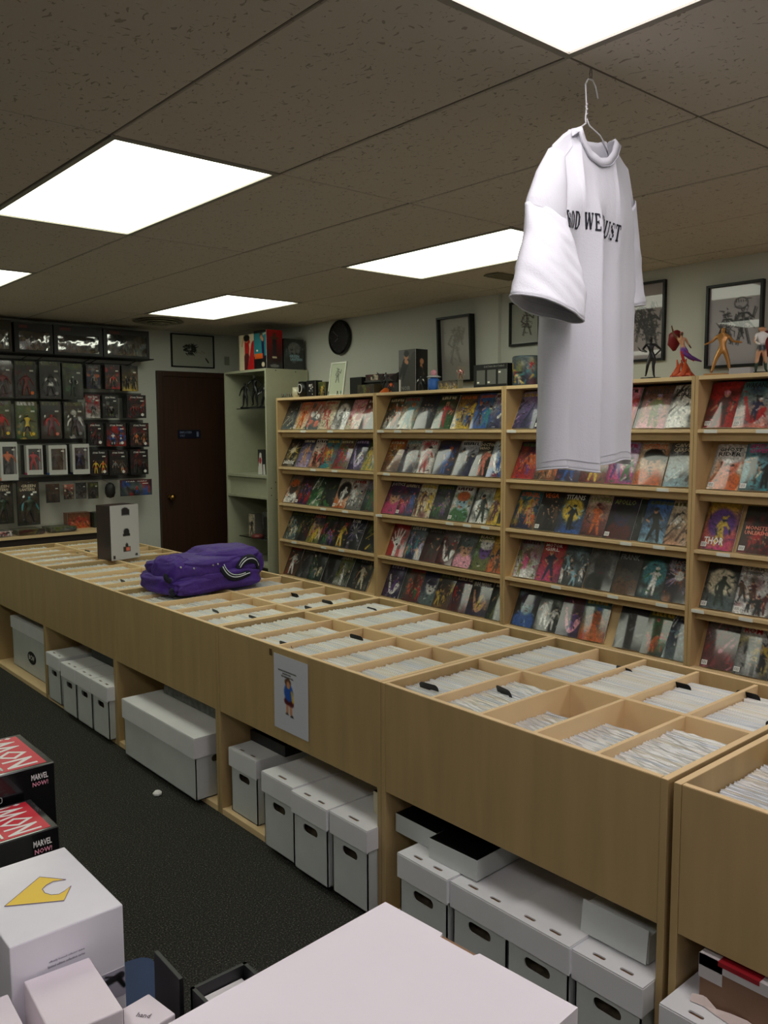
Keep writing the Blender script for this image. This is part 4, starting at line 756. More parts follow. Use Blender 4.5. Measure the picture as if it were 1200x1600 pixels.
# low display table under the toy wall
t = thing('wall_table', 'light wood display table with dark fascia under the toy wall', 'table', (0, 0, 0))
MB().box(1.2, 6.72, .722, 3.02, YB-.014, .742).build('table_top', WOOD_L, t, bevel=.001); MB().box(1.2, 6.735, .52, 3.02, 6.75, .722).build('fascia', mat('dark_fascia', (44, 32, 24), .6), t)
for x in (1.3, 2.95): MB().box(x, 6.76, 0, x+.04, 6.80, .722).build('leg', BLACKM, t); MB().box(x, 7.07, 0, x+.04, 7.11, .722).build('leg', BLACKM, t)
def flatpack(label, x0, x1, zt, spec, y=6.75):
    t = thing('flat_pack', label, 'toy pack', (x0, y, .743), group='flat packs lying on the wall table'); w_ = x1-x0-.01; h_ = .055
    mb = MB(); mb.add([(0, 0, 0), (w_, 0, 0), (w_, .26, 0), (0, .26, 0), (.012, .008, h_), (w_-.012, .008, h_), (w_-.012, .25, h_), (.012, .25, h_)], [(0, 3, 2, 1), (4, 5, 6, 7), (0, 1, 5, 4), (1, 2, 6, 5), (2, 3, 7, 6), (3, 0, 4, 7)]); mb.build('clear_tray', GLASS, t)
    link('front_print', print_plate(paint(spec, 24, 8, seed=int(x0*50)), w_*.86, h_*.7, .001, M=frame_xz(w_*.07, -.001+.006, h_*.15), m=PRINT), t)
    MB().box(.02, .03, .002, w_-.02, .24, h_*.7).build('contents', mat('pack_contents', (96, 98, 84), .6, noise_amt=.6, noise_scale=30), t)
flatpack('flat red and white pack at the left end of the wall table', 1.95, 2.10, .8, 'w r a rKw -'); flatpack('flat olive pack, middle of the wall table', 2.11, 2.35, .8, 'v x a xvR -'); flatpack('flat grey-green pack, right one on the wall table', 2.36, 2.60, .8, 'v q a vgq -')
link('x', print_plate(paint('n o c ors -', 24, 18, seed=3), .19, .13, .002, M=frame_xz(0, 0, 0), m=PRINT)).name = 'toy_carton'
o = bpy.data.objects['toy_carton']; o.location = (2.58, 6.96, .7425); tag(o, 'orange-brown printed toy carton standing behind the flat packs', 'toy pack'); MB().box(0, .0005, 0, .19, .09, .13).build('carton_body', BROWN, o)
tag(slab_box('toy_carton', 'dark green toy box beside the white box on the counter', (2.78, 6.90, .7425), (.09, .12, .125), [mat('dark_green_box', (44, 54, 44), .5, noise_amt=.4), BLACK], cat='toy pack'), None, None)
# white back of a toy box standing on the counter
t = thing('toy_box', 'toy box standing on the counter with its white printed back to us', 'toy box', (2.055, 4.86, CTOP), R(11))
MB().box(0, .0, 0, .197, .145, .328).build('carton', [mat('box_dark_side', (44, 24, 20), .35, noise_amt=.7, noise_scale=14)], t, bevel=.001)
A = Art(40, 64, 1.6, 'w', 'w'); A.img[:] = (.80, .80, .80)
A.rect(.40, .16, .68, .32, 'K'); A.ell(.52, .17, .12, .08, 'K'); A.rect(.42, .30, .66, .32, 'g'); A.ell(.55, .80, .10, .10, 'k'); A.rect(.42, .86, .68, .93, 'k'); A.ell(.55, 1.22, .05, .1, 'K'); A.rect(.42, 1.22, .68, 1.38, 'x'); A.rect(.52, 1.26, .66, 1.34, 's'); A.rect(.08, 1.46, .15, 1.54, 'K'); A.ell(.88, 1.49, .05, .035, 'K')
link('back_print', print_plate(A.img, .199, .330, .0006, M=frame_xz(-.001, 0, 0), m=PRINT), t)

# ---------------------------------------------------------------- grey cabinet in the corner
CY0, CY1, CXF, CT2 = 5.985, 6.655, 3.90, 2.055
t = thing('tall_cabinet', 'tall pale grey open cabinet between the brown door and the maple racks', 'cabinet', (0, 0, 0)); T = .02
MB().box(CXF, CY0, 0, 4.33, CY0+T, CT2).build('side_panel', GREY_M, t, bevel=.001); MB().box(CXF, CY1-T, 0, 4.33, CY1, CT2).build('side_panel', GREY_M, t, bevel=.001)
MB().box(CXF, CY0+T, CT2-T, 4.33, CY1-T, CT2).build('top_board', GREY_M, t); MB().box(4.32, CY0+T, 0, 4.33, CY1-T, CT2-T).build('back_board', GREY_M, t)
for z in (1.163, .985, .40, .06): MB().box(CXF+.002, CY0+T, z-T, 4.32, CY1-T, z).build('shelf', GREY_M, t)
MB().box(CXF+.03, CY0+T, .985, CXF+.045, CY1-T, 1.143).build('valance', GREY_M, t)
for z in (1.735, .61): MB().box(CXF+.06, CY0+T, z-.008, 4.32, CY1-.10, z).build('glass_shelf', mat('smoked_glass', (34, 38, 36), .1, coat=.5), t)
for k, (x, z) in enumerate(((3.98, 1.11), (3.935, 1.06), (3.935, 1.00), (3.99, .96), (4.0, 2.04), (4.2, 2.035))): MB().lathe([(0, 0), (.005, 0), (.005, .001), (0, .0015)], 8, M=frame_xz(x, CY0, z)).build('screw_hole', BLACKM, t)
def printed_box(name, label, loc, dims, front, side, rz=0, fm=None, title=None, cat='toy box', body_c=(30, 28, 30), group=None, xface='-X'):
    """dims: x depth, y width, z height; front print faces -X, side print faces -Y"""
    dx, dy, dz = dims; t = thing(name, label, cat, loc, rz, group); MB().box(.001, .001, 0, dx, dy, dz).build('carton', mat('carton_%d_%d_%d' % body_c, body_c, .5), t)
    if front is not None: link('front_print', print_plate(front, dy-.002, dz-.002, .0012, M=frame_yz(.0012, dy-.001, .001), m=COVER), t)
    if side is not None: link('side_print', print_plate(side, dx-.002, dz-.002, .0012, M=frame_xz(.001, .0012, .001), m=COVER), t)
    if title:
        b = MB()
        for (s_, face, x, z, w_, h_, c) in title: b = MB(); add_text(b, s_, frame_yz(-.0004, dy, 0) if face == 'f' else frame_xz(0, -.0004, 0), x, z, w_, h_); b.build('title', TCOL[c], t)
    return t
def art(bg, W=30, Hh=48, asp=None): A = Art(W, Hh, asp or Hh/W, *bg.split()); return A
# three boxes on the cabinet
A = art('e e'); A.cap(.55, .35, .5, 1.1, .17, 'r', .12); A.cap(.5, 1.0, .45, 1.6, .16, 'R', .1); A.ell(.5, .25, .12, .13, 't'); A.ell(.5, .16, .2, .15, 'k'); A.cap(.3, .2, .2, .5, .04, 't'); A.cap(.7, .45, .8, .9, .05, 'e'); A.cap(1.0, .5, .8, 1.6, .2, 'r', .25)
t1 = printed_box('toy_box', 'white toy box with woman in red dress, far one on the cabinet', (3.93, 6.20, CT2), (.16, .20, .298), A.img, None, rz=.12)
A = art('c c'); A.rect(0, 1.05, 1, 1.6, 'k'); A.cap(.7, .4, .75, 1.1, .1, 'B', .08); A.ell(.58, .2, .1, .11, 'n'); A.cap(.6, .3, .7, .4, .08, 't'); A.rect(.08, .98, .7, 1.18, 'o'); A.cap(.75, .2, .95, .15, .03, 'e'); A.ell(.72, 1.42, .12, .1, 'e'); A.rect(.2, .8, .35, .88, 'w'); A.rect(0, 0, 1, .12, 'k')
B2 = art('r k'); B2.rect(0, 0, 1, .07, 'r'); B2.cap(.5, .45, .5, .95, .13, 'K', .1); B2.ell(.5, .25, .1, .12, 'n'); B2.cap(.3, .35, .7, .35, .05, 'n'); B2.rect(.35, 1.1, .65, 1.18, 'e'); B2.ell(.5, 1.48, .28, .07, 'g')
printed_box('toy_box', 'teal and red toy box with figure pictures, in the middle on the cabinet', (3.915, 5.99, CT2), (.16, .19, .318), A.img, B2.img, title=[('VIXEN', 'f', .02, .10, .10, .028, 'o')], body_c=(90, 20, 22))
A = art('K D'); A.img = paint('K D h qKg -', 36, 40, seed=9)
printed_box('toy_box', 'dark green box with pale lettering, beside the wall on the cabinet', (4.095, 6.00, CT2), (.205, .20, .255), None, A.img, title=[('GREEN', 's', .055, .10, .10, .022, 'i'), ('LANTERN', 's', .065, .075, .12, .022, 'i')], body_c=(20, 28, 24))
tag(MB().box(0, 0, 0, .13, .2, .30).build('grey_box', mat('grey_box', (60, 60, 58), .6), None, (4.12, 6.25, CT2)), 'plain dark grey box behind the others on the cabinet', 'box')
# contents of the cabinet
for k, (x, y, h, c, p) in enumerate(((4.0, 6.47, .22, 'kkkkkkk', 'stand'), (4.02, 6.34, .29, 'kgkkkkk', 'contra'), (4.05, 6.23, .20, 'gKkkKkk', 'bulk'), (3.99, 6.15, .17, 'kgkgkkk', 'wide'), (4.03, 6.07, .23, 'kKkkkkk', 'bulk'))):
    t = thing('statuette', 'black statuette on the dark glass shelf of the grey cabinet, %s from the door' % ORD[k], 'figurine', (x, y, 1.7355), -1.2, 'dark statuettes in the grey cabinet'); body(p, c, h, t, (0, 0, .012)); MB().lathe([(.0, 0), (.045, 0), (.045, .012), (0, .012)], 16).build('base', BLACK, t)
tag(MB().box(0, 0, 0, .01, .16, .26).build('grey_card', mat('pale_grey_card', (150, 150, 150), .5), None, (4.16, 6.25, 1.7355)), 'pale grey card standing behind the black statuettes', 'card')
A = art('k k'); A.cap(.25, .3, .2, 1.5, .10, 'w', .22); A.ell(.22, .7, .1, .2, 'r'); A.rect(.45, .95, 1, 1.6, 'w'); A.cap(.75, 1.0, .8, 1.5, .12, 'k')
printed_box('toy_box', 'narrow black and white box with red figure inside the grey cabinet', (3.99, 6.10, 1.1635), (.10, .17, .215), A.img, None)
A = art('K g'); A.ell(.5, .8, .3, .5, 'q')
printed_box('toy_box', 'grey window box behind the black and white box in the cabinet', (4.12, 6.02, 1.1635), (.12, .15, .30), A.img, None, body_c=(80, 80, 80))
for k, (x, y, w_, h_, sp) in enumerate(((3.99, 6.34, .10, .20, 'e e f Kke -'), (4.05, 6.20, .12, .22, 'g g h KxK -'), (4.04, 6.06, .11, .21, 'R K f gKR -'))):
    printed_box('toy_box', ['small cream box with thin figure', 'grey clear-fronted box', 'red-topped dark box'][k]+' on the lower cabinet shelf', (x, y, .6105), (.08, w_, h_), paint(sp, 20, 34, seed=k), None, body_c=(120, 118, 110))
tag(MB().lathe([(0, 0), (.05, 0), (.055, .02), (.04, .035), (0, .04)], 16, M=Matrix.Scale(1, 4)).build('round_tin', mat('tin_red', (120, 60, 56), .4), None, (3.965, 6.26, .6105), smooth=True), 'small round reddish tin in front on the lower cabinet shelf', 'tin')

# ---------------------------------------------------------------- right wall: clock and framed drawings
t = thing('wall_clock', 'round black wall clock above the left end of the racks', 'clock', (XW, 5.527, 2.292))
Mc = Matrix(((0, 0, -1, 0), (-1, 0, 0, 0), (0, 1, 0, 0), (0, 0, 0, 1)))
MB().lathe([(0, .001), (.132, .001), (.140, .012), (.138, .03), (.128, .038), (.122, .026), (0, .024)], 40, M=Mc).build('case', BLACK, t, smooth=False)
MB().lathe([(0, .026), (.12, .026), (.12, .027), (0, .027)], 32, M=Mc).build('dial', mat('dial_dark', (26, 25, 28), .4), t)
b = MB()
for k in range(12): a = k*math.pi/6; b.box(-.002, .100, .0275, .002, .112, .028, M=Mc @ Matrix.Rotation(a, 4, 'Z'))
b.build('hour_marks', mat('clock_grey', (90, 88, 92), .5), t)['kind'] = 'stuff'
for nm, L, a, w_ in (('hour_hand', .06, 2.1, .004), ('minute_hand', .095, .95, .003)): MB().box(-w_, -.012, .029, w_, L, .0305, M=Mc @ Matrix.Rotation(a, 4, 'Z')).build(nm, mat('clock_hand', (120, 116, 120), .3, metal=.6), t)
MB().lathe([(0, .030), (.007, .030), (.007, .034), (0, .034)], 12, M=Mc).build('hub', BLACK, t)
def sketch(W, Hh, seed, dens=60, bg=(206, 204, 200), ink=(40, 38, 42), box=(.15, .15, .85, .85), figs=()):
    r = np.random.default_rng(seed); A = Art(W, Hh, Hh/W, 'w', 'w'); A.img[:] = np.array(bg)/255.; S = A.asp
    for (cx, cy, h) in figs:
        for (x0, y0, x1, y1) in ((0, -.28, 0, .05), (-.1, -.28, -.22, -.05), (-.22, -.05, -.1, .05), (.1, -.28, .24, -.15), (.24, -.15, .3, -.4), (-.05, .05, -.15, .5), (.05, .05, .16, .5), (-.1, -.28, .1, -.28)):
            A.cap(cx+x0*h, cy+y0*h, cx+x1*h, cy+y1*h, .012, ink); A.cap(cx+x0*h+.03, cy+y0*h, cx+x1*h+.035, cy+y1*h+.02, .007, ink)
        A.ell(cx, cy-.39*h, .055*h, .075*h, ink); A.ell(cx+.012*h, cy-.375*h, .035*h, .05*h, bg)
        for k in range(14): an = r.uniform(0, 6.3); A.cap(cx, cy-.42*h, cx+.13*h*math.cos(an), cy-.42*h+.10*h*math.sin(an), .008, ink, .003)
        for k in range(dens):
            x = cx+r.normal(0, .11*h); y = cy+r.normal(0, .2*h); an = r.uniform(0, 6.3); L = r.uniform(.02, .1)
            A.cap(x, y, x+L*math.cos(an), y+L*math.sin(an), r.uniform(.004, .014), ink, .004)
    return A
def wall_frame(label, y0, y1, z0, z1, A, mat_f=BLACK, fw=.014, d=.025, x=XW2, tiltb=0, name='picture_frame'):
    w_, h_ = y0-y1, z1-z0; t = thing(name, label, 'picture', (x, y0, z0)); M = frame_yz(0, 0, 0); t.rotation_euler = (0, -tiltb, 0)
    MB().prism([(0, 0), (w_, 0), (w_, h_), (0, h_)], d, M=M, holes=[[(fw, fw), (fw, h_-fw), (w_-fw, h_-fw), (w_-fw, fw)]]).build('frame', mat_f, t, bevel=.001)
    link('drawing', print_plate(A.img, w_-2*fw, h_-2*fw, .003, M=M @ Matrix.Translation((fw, fw, d*.3)), m=ARTP), t); return t
A = sketch(46, 80, 1, 50, (188, 186, 180), (150, 146, 140), figs=((.45, .75, .95), (.6, .5, .5)))
wall_frame('thick black frame with faint grey drawing standing on the racks', 4.36, 4.035, 1.875, 2.330, A, d=.05, x=XW, tiltb=.05)
A = sketch(44, 64, 2, 40, (176, 178, 170), (70, 68, 64), figs=((.55, .7, .9),))
wall_frame('thin black frame with leaping figure drawing behind the shirt sleeve', 3.755, 3.50, 2.088, 2.372, A)
A = sketch(56, 90, 3, 160, (172, 164, 166), (40, 36, 40), figs=((.45, .75, .9), (.7, .9, .8)))
wall_frame('black frame with dense ink drawing right of the hanging shirt', 2.90, 2.62, 1.93, 2.376, A)
A = sketch(66, 100, 4, 36, (190, 186, 190), (46, 44, 48), figs=((.35, .8, .6), (.66, .75, .75))); A.ell(.62, .35, .13, .11, (60, 58, 60)); A.ell(.62, .35, .115, .095, (190, 186, 190))
for k in range(5): A.cap(.52+k*.045, .27+.01*k, .53+k*.045, .33, .006, (50, 48, 52)); A.cap(.5+k*.03, .42+.01*k, .6+k*.03, .40+.02*k, .005, (90, 86, 90))
A.cap(.62, .7, .66, .98, .05, (40, 38, 42), .01); A.cap(.72, .66, .88, .84, .03, (40, 38, 42), .008)
wall_frame('large black frame with raised-fist ink drawing at the right edge', 2.372, 2.063, 1.868, 2.305, A, d=.03)
# framed print on the back wall above the door
A = sketch(90, 62, 5, 0, (186, 188, 176), (30, 30, 30)); r = np.random.default_rng(8)
for k in range(60):
    an = r.uniform(0, 6.28); rr = r.uniform(.04, .13); x = .42+rr*1.3*math.cos(an); y = .30+rr*math.sin(an)*.9; A.cap(x, y, x+r.uniform(.03, .09), y+r.uniform(-.05, .08), .012, (26, 26, 26), .003)
A.cap(.82, .5, .88, .58, .014, (26, 26, 26)); A.cap(.6, .35, .75, .4, .003, (140, 140, 130)); A.cap(.72, .34, .8, .38, .003, (150, 90, 60))
t = thing('picture_frame', 'wide thin black frame with ink brush drawing above the door', 'picture', (3.645, YB-.001, 2.122)); w_, h_, fw = .438, .30, .010
MB().prism([(0, 0), (w_, 0), (w_, h_), (0, h_)], .02, M=frame_xz(0, 0, 0), holes=[[(fw, fw), (fw, h_-fw), (w_-fw, h_-fw), (w_-fw, fw)]]).build('frame', BLACK, t)
link('drawing', print_plate(A.img, w_-2*fw, h_-2*fw, .002, M=frame_xz(fw, -.004, fw), m=ARTP), t)

# ---------------------------------------------------------------- things standing on top of the racks
RT = 1.8072
t = thing('mug', 'cream mug with printed figures at the left end of the rack top', 'mug', (4.06, 5.765, RT)); MB().lathe([(0, 0), (.036, 0), (.041, .085), (.037, .085), (.033, .006), (0, .006)], 24).build('cup', mat('cream_ceramic', (214, 208, 178), .25, coat=.5), t, smooth=True)
MB().tube([(0, .038, .07), (0, .062, .066), (0, .066, .04), (0, .036, .02)], .005, 8).build('handle', mat('cream_ceramic', (0, 0, 0)), t, smooth=True)
for k in range(5): a = 2.4+k*.42; MB().box(-.007, -.0415, .02, .007, -.0385, .055+.01*(k % 2), M=Matrix.Rotation(a-math.pi/2-1.2, 4, 'Z')).build('printed_figure', TCOL['xnKqx'[k]], t)
t = thing('black_mug', 'black mug with white swirl mark beside the cream mug', 'mug', (4.05, 5.645, RT)); MB().lathe([(0, 0), (.048, 0), (.052, .125), (.047, .125), (.044, .006), (0, .006)], 24).build('cup', BLACK, t, smooth=True)
ar = [(-.053*math.cos(.3*math.sin(k*.6)), .053*math.sin(.55*math.sin(k*.6)), .07+.035*math.cos(k*.6)) for k in range(11)]; MB().tube(ar, .003, 5).build('swirl_mark', WHITEP, t)
A = art('k k', 30, 34); 
for k in range(26): A.ell(RNG.uniform(.3, .7), RNG.uniform(.2, 1.0), .05, .04, 'g' if k % 2 else 'w')
printed_box('game_box', 'black square box with white splash print on the rack top', (4.03, 5.475, RT), (.07, .12, .13), A.img, None, body_c=(18, 18, 18))
printed_box('game_box', 'small yellow-green comic box left of the white frame', (4.05, 5.37, RT), (.05, .095, .115), paint('v k f yeG -', 20, 24, seed=5), None, body_c=(70, 74, 50))
A = sketch(40, 62, 6, 30, (204, 212, 190), (110, 114, 104), figs=((.5, .6, .7),)); WF = mat('white_frame', (232, 236, 222), .35, coat=.4)
wall_frame('white frame with pale pencil drawing leaning on the racks', 5.345, 5.150, RT, RT+.262, A, WF, fw=.012, d=.012, x=4.06, tiltb=-.16)
tag(MB().box(0, 0, 0, .13, .14, .135).build('black_case', BLACKM, None, (4.10, 4.985, RT)), 'matte black case behind the white frame on the racks', 'case')
t = thing('low_shelf_riser', 'small dark grey riser shelf holding a red box on the racks', 'riser', (4.12, 4.62, RT)); MB().box(0, 0, .092, .18, .355, .104).build('board', mat('riser_grey', (66, 66, 62), .5), t); MB().box(.02, .0, 0, .03, .355, .092).build('back_panel', mat('riser_dark', (46, 46, 43), .6), t); MB().box(.03, 0, 0, .18, .01, .092).build('side_panel', mat('riser_grey', (0, 0, 0)), t)
printed_box('game_box', 'long dark red box lying on the grey riser', (4.13, 4.78, RT+.1042), (.11, .195, .045), paint('R k a Rex -', 40, 10, seed=6), None, body_c=(70, 26, 28))
printed_box('game_box', 'short dark red box end beside the long one on the riser', (4.13, 4.64, RT+.1042), (.11, .10, .04), paint('R k a Rkx -', 20, 8, seed=7), None, body_c=(60, 24, 26))
printed_box('game_box', 'mottled tan figure pack under the riser shelf', (4.03, 4.76, RT), (.08, .19, .07), paint('x v a xnv -', 36, 12, seed=8), None, body_c=(90, 80, 60))
for k in range(11):
    y = [5.86, 5.84, 5.815, 5.79, 5.755, 5.73, 5.345, 5.30, 5.235, 5.12, 5.08][k]
    t = thing('miniature', 'tiny painted miniature on the front edge of the rack top, %s from left' % (ORD+['ninth', 'tenth', 'eleventh'])[k], 'figurine', (3.975, y, RT), RNG.uniform(-2, 0), 'tiny miniatures along the rack edge')
    body(['stand', 'bulk', 'contra', 'wide'][k % 4], ['kgKgkkk', 'nexeKKk', 'kqcqKkk', 'xnnnxxk'][k % 4], .035, t, (0, 0, .002)); MB().lathe([(0, 0), (.009, 0), (.009, .002), (0, .002)], 8).build('base', BLACKM, t)
t = thing('toy_rider', 'dark winged figure on an orange base before the riser', 'figurine', (4.0, 4.59, RT), -1.3); body('wide', 'kkKkkkk', .12, t, (0, 0, .03)); MB().lathe([(0, 0), (.05, 0), (.03, .02), (.01, .035), (0, .035)], 10).build('base', TCOL['o'], t)
MB().add([(-.02, .01, .11), (-.10, .03, .15), (-.06, .03, .07), (.02, .01, .11), (.10, .03, .15), (.06, .03, .07), (-.02, .014, .11), (-.10, .034, .15), (-.06, .034, .07), (.02, .014, .11), (.10, .034, .15), (.06, .034, .07)], [(0, 1, 2), (3, 5, 4), (6, 8, 7), (9, 10, 11), (0, 6, 7, 1), (1, 7, 8, 2), (2, 8, 6, 0), (3, 4, 10, 9), (4, 5, 11, 10), (5, 3, 9, 11)]).build('wings', mat('wing_dark', (40, 34, 34), .6), t)
tag(body('bulk', 'kroRkkk', .075, None, (3.99, 4.525, RT), -1.2, 'red_figure'), 'small red and black figure left of the tall dark box', 'figurine')
A = art('g K', 34, 56); A.img[:] = np.array((96, 96, 92))/255; A.cap(.15, .1, .2, .5, .2, 'g'); A.cap(.45, .55, .35, 1.55, .22, 'k', .15); A.ell(.45, .27, .13, .14, 't'); A.ell(.46, .17, .14, .12, 'k'); A.cap(.42, .45, .5, .5, .08, 't'); A.cap(.25, .6, .1, 1.0, .06, 'k'); A.cap(.95, .3, .5, 1.6, .2, (70, 70, 68), .4); A.rect(0, 1.15, .12, 1.65, 'w')
B2 = art('k k', 24, 50); B2.ell(.5, .6, .16, .14, 't'); B2.cap(.45, .8, .6, 1.2, .09, 't'); B2.cap(.4, 1.1, .4, 1.9, .25, 'K')
printed_box('toy_box', 'tall box with black-suited woman picture on the rack top', (4.035, 4.318, RT), (.115, .175, .292), A.img, B2.img, title=[('NOIR', 'f', .03, .012, .09, .03, 'g')], body_c=(24, 24, 24))
t = thing('toy_robot', 'white and blue rounded toy next to the tall dark box', 'toy', (4.04, 4.145, RT), -1.3); MB().lathe([(0, 0), (.035, 0), (.042, .03), (.038, .075), (.02, .085), (0, .087)], 18).build('base', TCOL['b'], t, smooth=True); MB().lathe([(0, .085), (.045, .088), (.05, .092), (.03, .10), (0, .104)], 18).build('brim', mat('toy_white', (200, 204, 210), .3), t, smooth=True); MB().lathe([(0, .10), (.017, .104), (.022, .12), (.014, .136), (0, .14)], 14).build('knob', TCOL['f'], t, smooth=True)
tag(body('bulk', 'wkkwkkk', .10, None, (3.995, 4.225, RT), -1.1, 'armoured_figure'), 'white-helmeted small figure before the tall dark box', 'figurine')
printed_box('clear_pack', 'clear pack with small tan figures below the framed drawing', (4.02, 3.90, RT), (.05, .19, .062), paint('x g c yne -', 30, 12, seed=12), None, body_c=(140, 138, 120))
t = thing('pint_glass', 'clear tumbler with a red figure inside on the rack top', 'glass', (4.04, 3.895, RT+.0625)); MB().lathe([(.026, 0), (.036, .085), (.0345, .085), (.025, .004)], 18).build('tumbler', GLASS, t, smooth=True); body('bulk', 'rrrrRRR', .07, t, (0, 0, .004), -1.2)
A = art('k k', 44, 24, .5); 
printed_box('toy_box', 'low wide black box with three windows on the rack top', (4.04, 3.498, RT), (.10, .282, .148), A.img, None, title=[('DATAROBOTARO', 'f', .09, .126, .17, .013, 'g')], body_c=(18, 18, 20)); t = bpy.data.objects[[o.name for o in bpy.data.objects if o.get('label', '').startswith('low wide black')][0]]
for k in range(3): MB().box(-.0015, .282-.10-k*.09, .022, -.0008, .282-.028-k*.09, .112).build('window', mat('pane_grey', (110, 112, 108), .15, coat=.8), t); MB().box(-.0022, .282-.05-k*.09, .03+.06*(k == 2), -.0015, .282-.032-k*.09, .04+.06*(k == 2)).build('price_sticker', STK, t)
t = thing('trophy_tub', 'shiny multicoloured printed tin tub beside the shirt', 'tin', (4.10, 3.39, RT)); MB().lathe([(0, 0), (.088, 0), (.09, .004), (.09, .178), (.086, .182), (0, .182)], 30).build('tub', [mat('tin_blue', (74, 92, 104), .25, metal=.3, coat=.6)], t, smooth=True)
img = paint('q B c crye -', 40, 30, seed=15); n = 40; vs = [(-.0915*math.cos(-1.35+2.7*i/(n-1)), -.0915*math.sin(-1.35+2.7*i/(n-1))*-1*-1, .175-.165*j/29) for j in range(30) for i in range(n)]
mb = MB(); mb.add(vs, [(j*n+i, (j+1)*n+i, (j+1)*n+i+1, j*n+i+1) for j in range(29) for i in range(n-1)]); me = mb.mesh('wrap_print', COVER, smooth=True, recalc=False); set_cols(me, img); link('wrap_print', me, t)
# statues at the right
def statue(label, kind, cols, h, loc, rz, base=True):
    t = thing('statue', label, 'statue', loc, rz, 'collectible statues on the right racks'); body(kind, cols, h, t, (0, 0, .010)); 
    if base: MB().lathe([(0, 0), (.055, 0), (.052, .010), (0, .010)], 24).build('base', BLACK, t)
    return t
t = statue('slim statue of a woman in a glossy black suit, right of the shirt', 'contra', 'kkkkkkk', .222, (4.05, 2.510, RT), -1.0)
MB().tube([(-.03, -.04, .14), (-.06, -.05, .15), (-.07, -.02, .17), (-.05, .0, .15)], .0018, 5).build('whip', BLACK, t, smooth=True)
t = statue('red-haired statue rising from an orange flame base', 'reach', 'rntnprR', .20, (4.06, 2.335, RT+.035), -1.1, False)
mb = MB()
for k in range(9):
    a = k*.9; r0 = .045; mb.tube([(r0*math.cos(a), r0*math.sin(a), -.035), (r0*.8*math.cos(a+.4), r0*.8*math.sin(a+.4), -.01), (.03*math.cos(a+.9), .03*math.sin(a+.9), .02+.02*(k % 3))], [.022, .014, .003], 7)
mb.build('flame_base', mat('flame_orange', (206, 88, 44), .4), t, smooth=True); MB().lathe([(0, -.035), (.065, -.035), (.06, -.026), (0, -.024)], 18).build('base', mat('base_red', (130, 40, 34), .4), t)
MB().tube([(-.03, .02, .195), (-.04, .045, .185), (-.05, .06, .14), (-.045, .055, .11)], [.02, .034, .03, .008], 9).build('hair', mat('hair_red', (128, 26, 34), .5), t, smooth=True); MB().tube([(.0, .0, .10), (.04, .03, .07), (.09, .05, .05)], [.016, .012, .004], 8).build('purple_sash', TCOL['p'], t, smooth=True)
t = statue('golden statue of a woman in wide stance with arms spread', 'wide', 'ntyyyyy', .235, (4.04, 2.110, RT), -1.0, False)
me = [c for c in t.children if c.name.startswith('figure')][0].data; me.materials.clear(); me.materials.append(mat('golden_paint', (190, 136, 74), .3, metal=.4)); MB().prism(rrect(.17, .06, .02, 4), .010, M=Matrix.Identity(4)).build('base', mat('golden_paint', (0, 0, 0)), t); MB().tube([(0, .012, .228), (0, .025, .21), (0, .03, .17)], [.013, .02, .01], 8).build('hair', mat('hair_brown', (62, 36, 22), .5), t, smooth=True)
t = statue('big-headed statue in red and green boots at the right edge', 'chibi', 'ntwtKtD', .225, (4.07, 1.930, RT), -.9); MB().tube([(.03, .04, .20), (.05, .07, .15), (.05, .08, .09)], [.02, .05, .03], 10).build('red_cape', mat('cape_red', (130, 20, 30), .6), t, smooth=True)
tag(MB().box(0, -.05, 0, .05, .05, .03).build('small_card', mat('card_grey', (170, 168, 170), .4), None, (3.97, 1.985, RT), .1), 'small grey card lying before the boots statue', 'card')

# ---------------------------------------------------------------- white T-shirt on a wire hanger hooked to the ceiling grid
sh = thing('tshirt', 'white T-shirt with black arched lettering, hanging on a wire hanger from the ceiling', 't-shirt', (1.83, 1.32, 0))
OX, OY = 1.83, 1.32
PROF = [(1.672, 1.350), (1.664, 1.325), (1.672, 1.298), (1.702, 1.276), (1.735, 1.303), (1.765, 1.306), (1.790, 1.289), (1.822, 1.268), (1.834, 1.298), (1.844, 1.315), (1.876, 1.308), (1.915, 1.290), (1.960, 1.300), (2.005, 1.312), (2.035, 1.320), (2.052, 1.327)]
def crom(P, t):
    n = len(P)-1; x = min(max(t, 0), .99999)*n; i = int(x); f = x-i
    p = [P[max(0, i-1)], P[i], P[min(n, i+1)], P[min(n, i+2)]]
    return tuple(.5*((2*p[1][k])+(-p[0][k]+p[2][k])*f+(2*p[0][k]-5*p[1][k]+4*p[2][k]-p[3][k])*f*f+(-p[0][k]+3*p[1][k]-3*p[2][k]+p[3][k])*f**3) for k in range(2))
NU = 120
_pts = [crom(PROF, i/NU) for i in range(NU+1)]; _al = [0]
for a, b_ in zip(_pts, _pts[1:]): _al.append(_al[-1]+math.hypot(a[0]-b_[0], a[1]-b_[1]))
ALEN = _al[-1]
def fold(u):
    """u = fraction of the cloth width -> folded profile point"""
    L = u*ALEN; i = max(0, min(NU-1, next((k for k in range(NU) if _al[k+1] >= L), NU-1))); f = (L-_al[i])/max(1e-9, _al[i+1]-_al[i]); a, b_ = _pts[i], _pts[i+1]
    return a[0]+(b_[0]-a[0])*f, a[1]+(b_[1]-a[1])*f
def lerp(a, b, t): return a+(b-a)*t
def pl(pts, x):
    for (x0, y0), (x1, y1) in zip(pts, pts[1:]):
        if x <= x1: return y0+(y1-y0)*max(0, (x-x0))/(x1-x0)
    return pts[-1][1]
def sstep(a, b, x): t = min(1, max(0, (x-a)/(b-a))); return t*t*(3-2*t)
